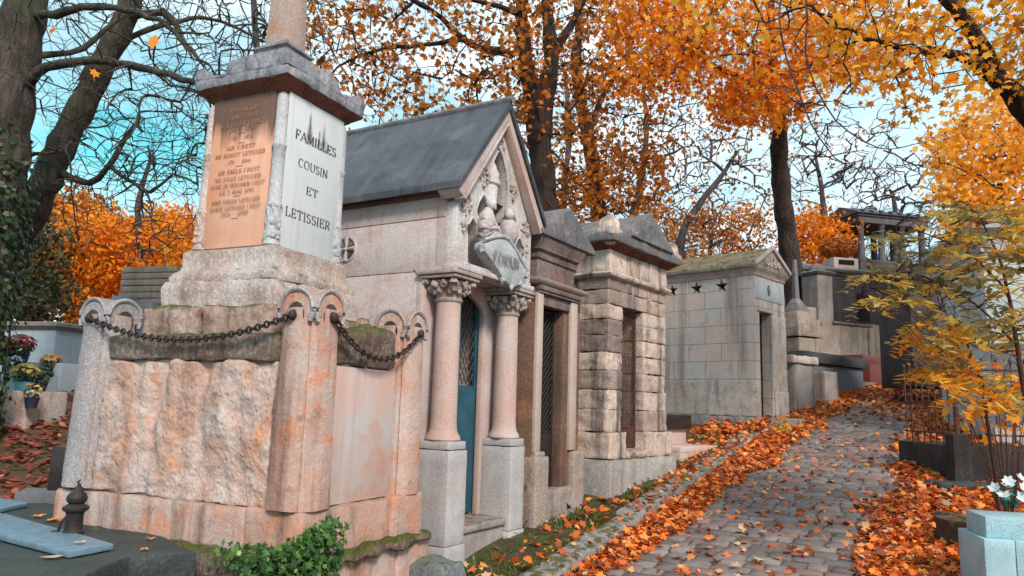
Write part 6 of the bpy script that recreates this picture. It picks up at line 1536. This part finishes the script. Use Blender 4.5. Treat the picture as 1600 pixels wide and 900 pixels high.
# bigger orange seedling leaves low at the right
r = RG(131); P_ = box_att(170, 1440, 1620, 540, 700, 5.6, 6.8, r, lambda x, y: y < 720-(1620-x)*.55 or x > 1540); b0 = gp(1560, 6.2)
root = empty('orange_seedling', b0, 0, 'low maple seedling with large orange yellow leaves in front of the iron railing', 'sapling')
ch = [(np.array([b0-b0, (p_-b0)*.5+[0, 0, .1], p_-b0]), np.array([.006, .004, .0015]), 4) for p_ in P_[:26]]
tubes_mesh('stems', ch, M['rustiron'], root)
nr = r.normal(0, .6, (26*4, 3))+[0, -.3, .8]; pp = np.repeat(P_[:26], 4, 0)+r.normal(0, .07, (104, 3))
leaf_mesh('leaves', pp-b0, .10*r.uniform(.7, 1.2, 104), nr, M['orange'], MAPLE, r.beta(3, 1.3, 104), 9, parent=root)
# small orange weed at the terrace
c = at(1222, 668, 11.2); r = RG(141)
root = empty('yellow_weed', (c[0], c[1], float(gz(c[0], c[1]))), 0, 'small yellow brown weed sprouting from the terrace wall foot', 'plant')
p_ = ellip(160, (0, 0, .14), (.16, .14, .14), r, .3); leaf_mesh('foliage', p_, .06, p_+r.normal(0, .1, p_.shape), M['yelgreen'], OVAL, r.uniform(.4, .9, len(p_)), 3, parent=root)
tubes_mesh('stem', [(np.array([[0, 0, -.05], [.02, 0, .1], [.05, .02, .22]]), np.array([.01, .008, .003]), 5)], M['bark'], root)
# ---- three leaves falling through the air
for i, (px, py, Y_, sz, t_, rot, lb) in enumerate(((240, 65, 3.2, .075, .6, (80, 10, 20), 'falling orange leaf high up beside the leaning trunk, rightmost of three'), (147, 115, 3.4, .055, .62, (70, 5, 50), 'falling golden orange leaf in front of the leaning trunk, lowest of three'), (83, 48, 4.2, .06, .4, (75, 0, -20), 'falling dark orange leaf beside the ivy clad trunk, leftmost of three'))):
    g = G(); n = len(MAPLE); T_ = MAPLE if i else OVAL*np.array([1.1, 1]); n = len(T_)
    c0 = g.bm.verts.new((0, 0, .006)); vs_ = [g.bm.verts.new((a*sz, b*sz*1.1, .02*abs(a))) for a, b in T_]
    for k_ in range(n): g.bm.faces.new((c0, vs_[k_], vs_[(k_+1) % n]))
    g.tube([(0, -sz*.5, 0), (.004, -sz*.85, .003)], .0012, 4)
    for f in g.bm.faces: f[g.tint] = t_
    o = g.build('falling_leaf', M['orange']); o.location = at(px, py, Y_); o.rotation_euler = tuple(R(a) for a in rot); tagp(o, lb, 'leaf')

# ================================================================== sky and sun
w = bpy.data.worlds.new('World'); SC.world = w; w.use_nodes = True; t = w.node_tree; t.nodes.clear()
out = t.nodes.new('ShaderNodeOutputWorld'); bg = t.nodes.new('ShaderNodeBackground'); t.links.new(bg.outputs[0], out.inputs[0])
sky = t.nodes.new('ShaderNodeTexSky'); sky.sky_type = 'NISHITA'; sky.sun_disc = False
SUN_EL, SUN_AZ = 38, 158     # azimuth clockwise from +Y
sky.sun_elevation = R(SUN_EL); sky.sun_rotation = R(SUN_AZ); sky.air_density = 1.2; sky.dust_density = .6; sky.ozone_density = 1.5
tc = t.nodes.new('ShaderNodeTexCoord')
def wn(scale, detail, rough, sc=(1, 1, 1.0), loc=(0, 0, 0)):
    m = t.nodes.new('ShaderNodeMapping'); t.links.new(tc.outputs['Generated'], m.inputs[0]); m.inputs['Scale'].default_value = sc; m.inputs['Location'].default_value = loc
    n = t.nodes.new('ShaderNodeTexNoise'); t.links.new(m.outputs[0], n.inputs[0]); n.inputs['Scale'].default_value = scale; n.inputs['Detail'].default_value = detail; n.inputs['Roughness'].default_value = rough; return n.outputs[0]
def wr(v, a, b, c=0, d=1):
    n = t.nodes.new('ShaderNodeMapRange'); t.links.new(v, n.inputs[0])
    for i, q_ in enumerate((a, b, c, d)): n.inputs[1+i].default_value = q_
    return n.outputs[0]
def wm(f, a, b, mode='MIX'):
    n = t.nodes.new('ShaderNodeMix'); n.data_type = 'RGBA'; n.blend_type = mode
    for s_, v in ((n.inputs[0], f), (n.inputs[6], a), (n.inputs[7], b)):
        if isinstance(v, bpy.types.NodeSocket): t.links.new(v, s_)
        elif isinstance(v, tuple): s_.default_value = (*v, 1)
        else: s_.default_value = v
    return n.outputs[2]
tinted = wm(1.0, sky.outputs[0], (.26, .70, .56), 'MULTIPLY')
SKYC = 3.7
c1 = wm(wr(wn(2.3, 6, .6, (1, 1, 2.2), (3.1, 1.7, 0)), .31, .50), tinted, (.60*SKYC, .82*SKYC, .92*SKYC))
c2 = wm(wr(wn(5.5, 5, .6, (1, 1, 1.8)), .47, .66, 0, .7), c1, (1.1*SKYC, 1.2*SKYC, 1.22*SKYC))
t.links.new(c2, bg.inputs[0]); bg.inputs[1].default_value = .12
sd = bpy.data.lights.new('sun', 'SUN'); sd.energy = 1.5; sd.angle = R(12); sd.color = (1, .87, .76); so = bpy.data.objects.new('sun', sd); COL.objects.link(so)
dirv = Vector((math.sin(R(SUN_AZ))*math.cos(R(SUN_EL)), math.cos(R(SUN_AZ))*math.cos(R(SUN_EL)), math.sin(R(SUN_EL))))
so.rotation_euler = dirv.to_track_quat('Z', 'Y').to_euler(); so.location = (0, 0, 20)
SC.view_settings.view_transform = 'Standard'; SC.view_settings.look = 'None'; SC.view_settings.exposure = 1.45; SC.view_settings.gamma = 1; SC.view_settings.use_curve_mapping = False
SC.render.engine = 'CYCLES'
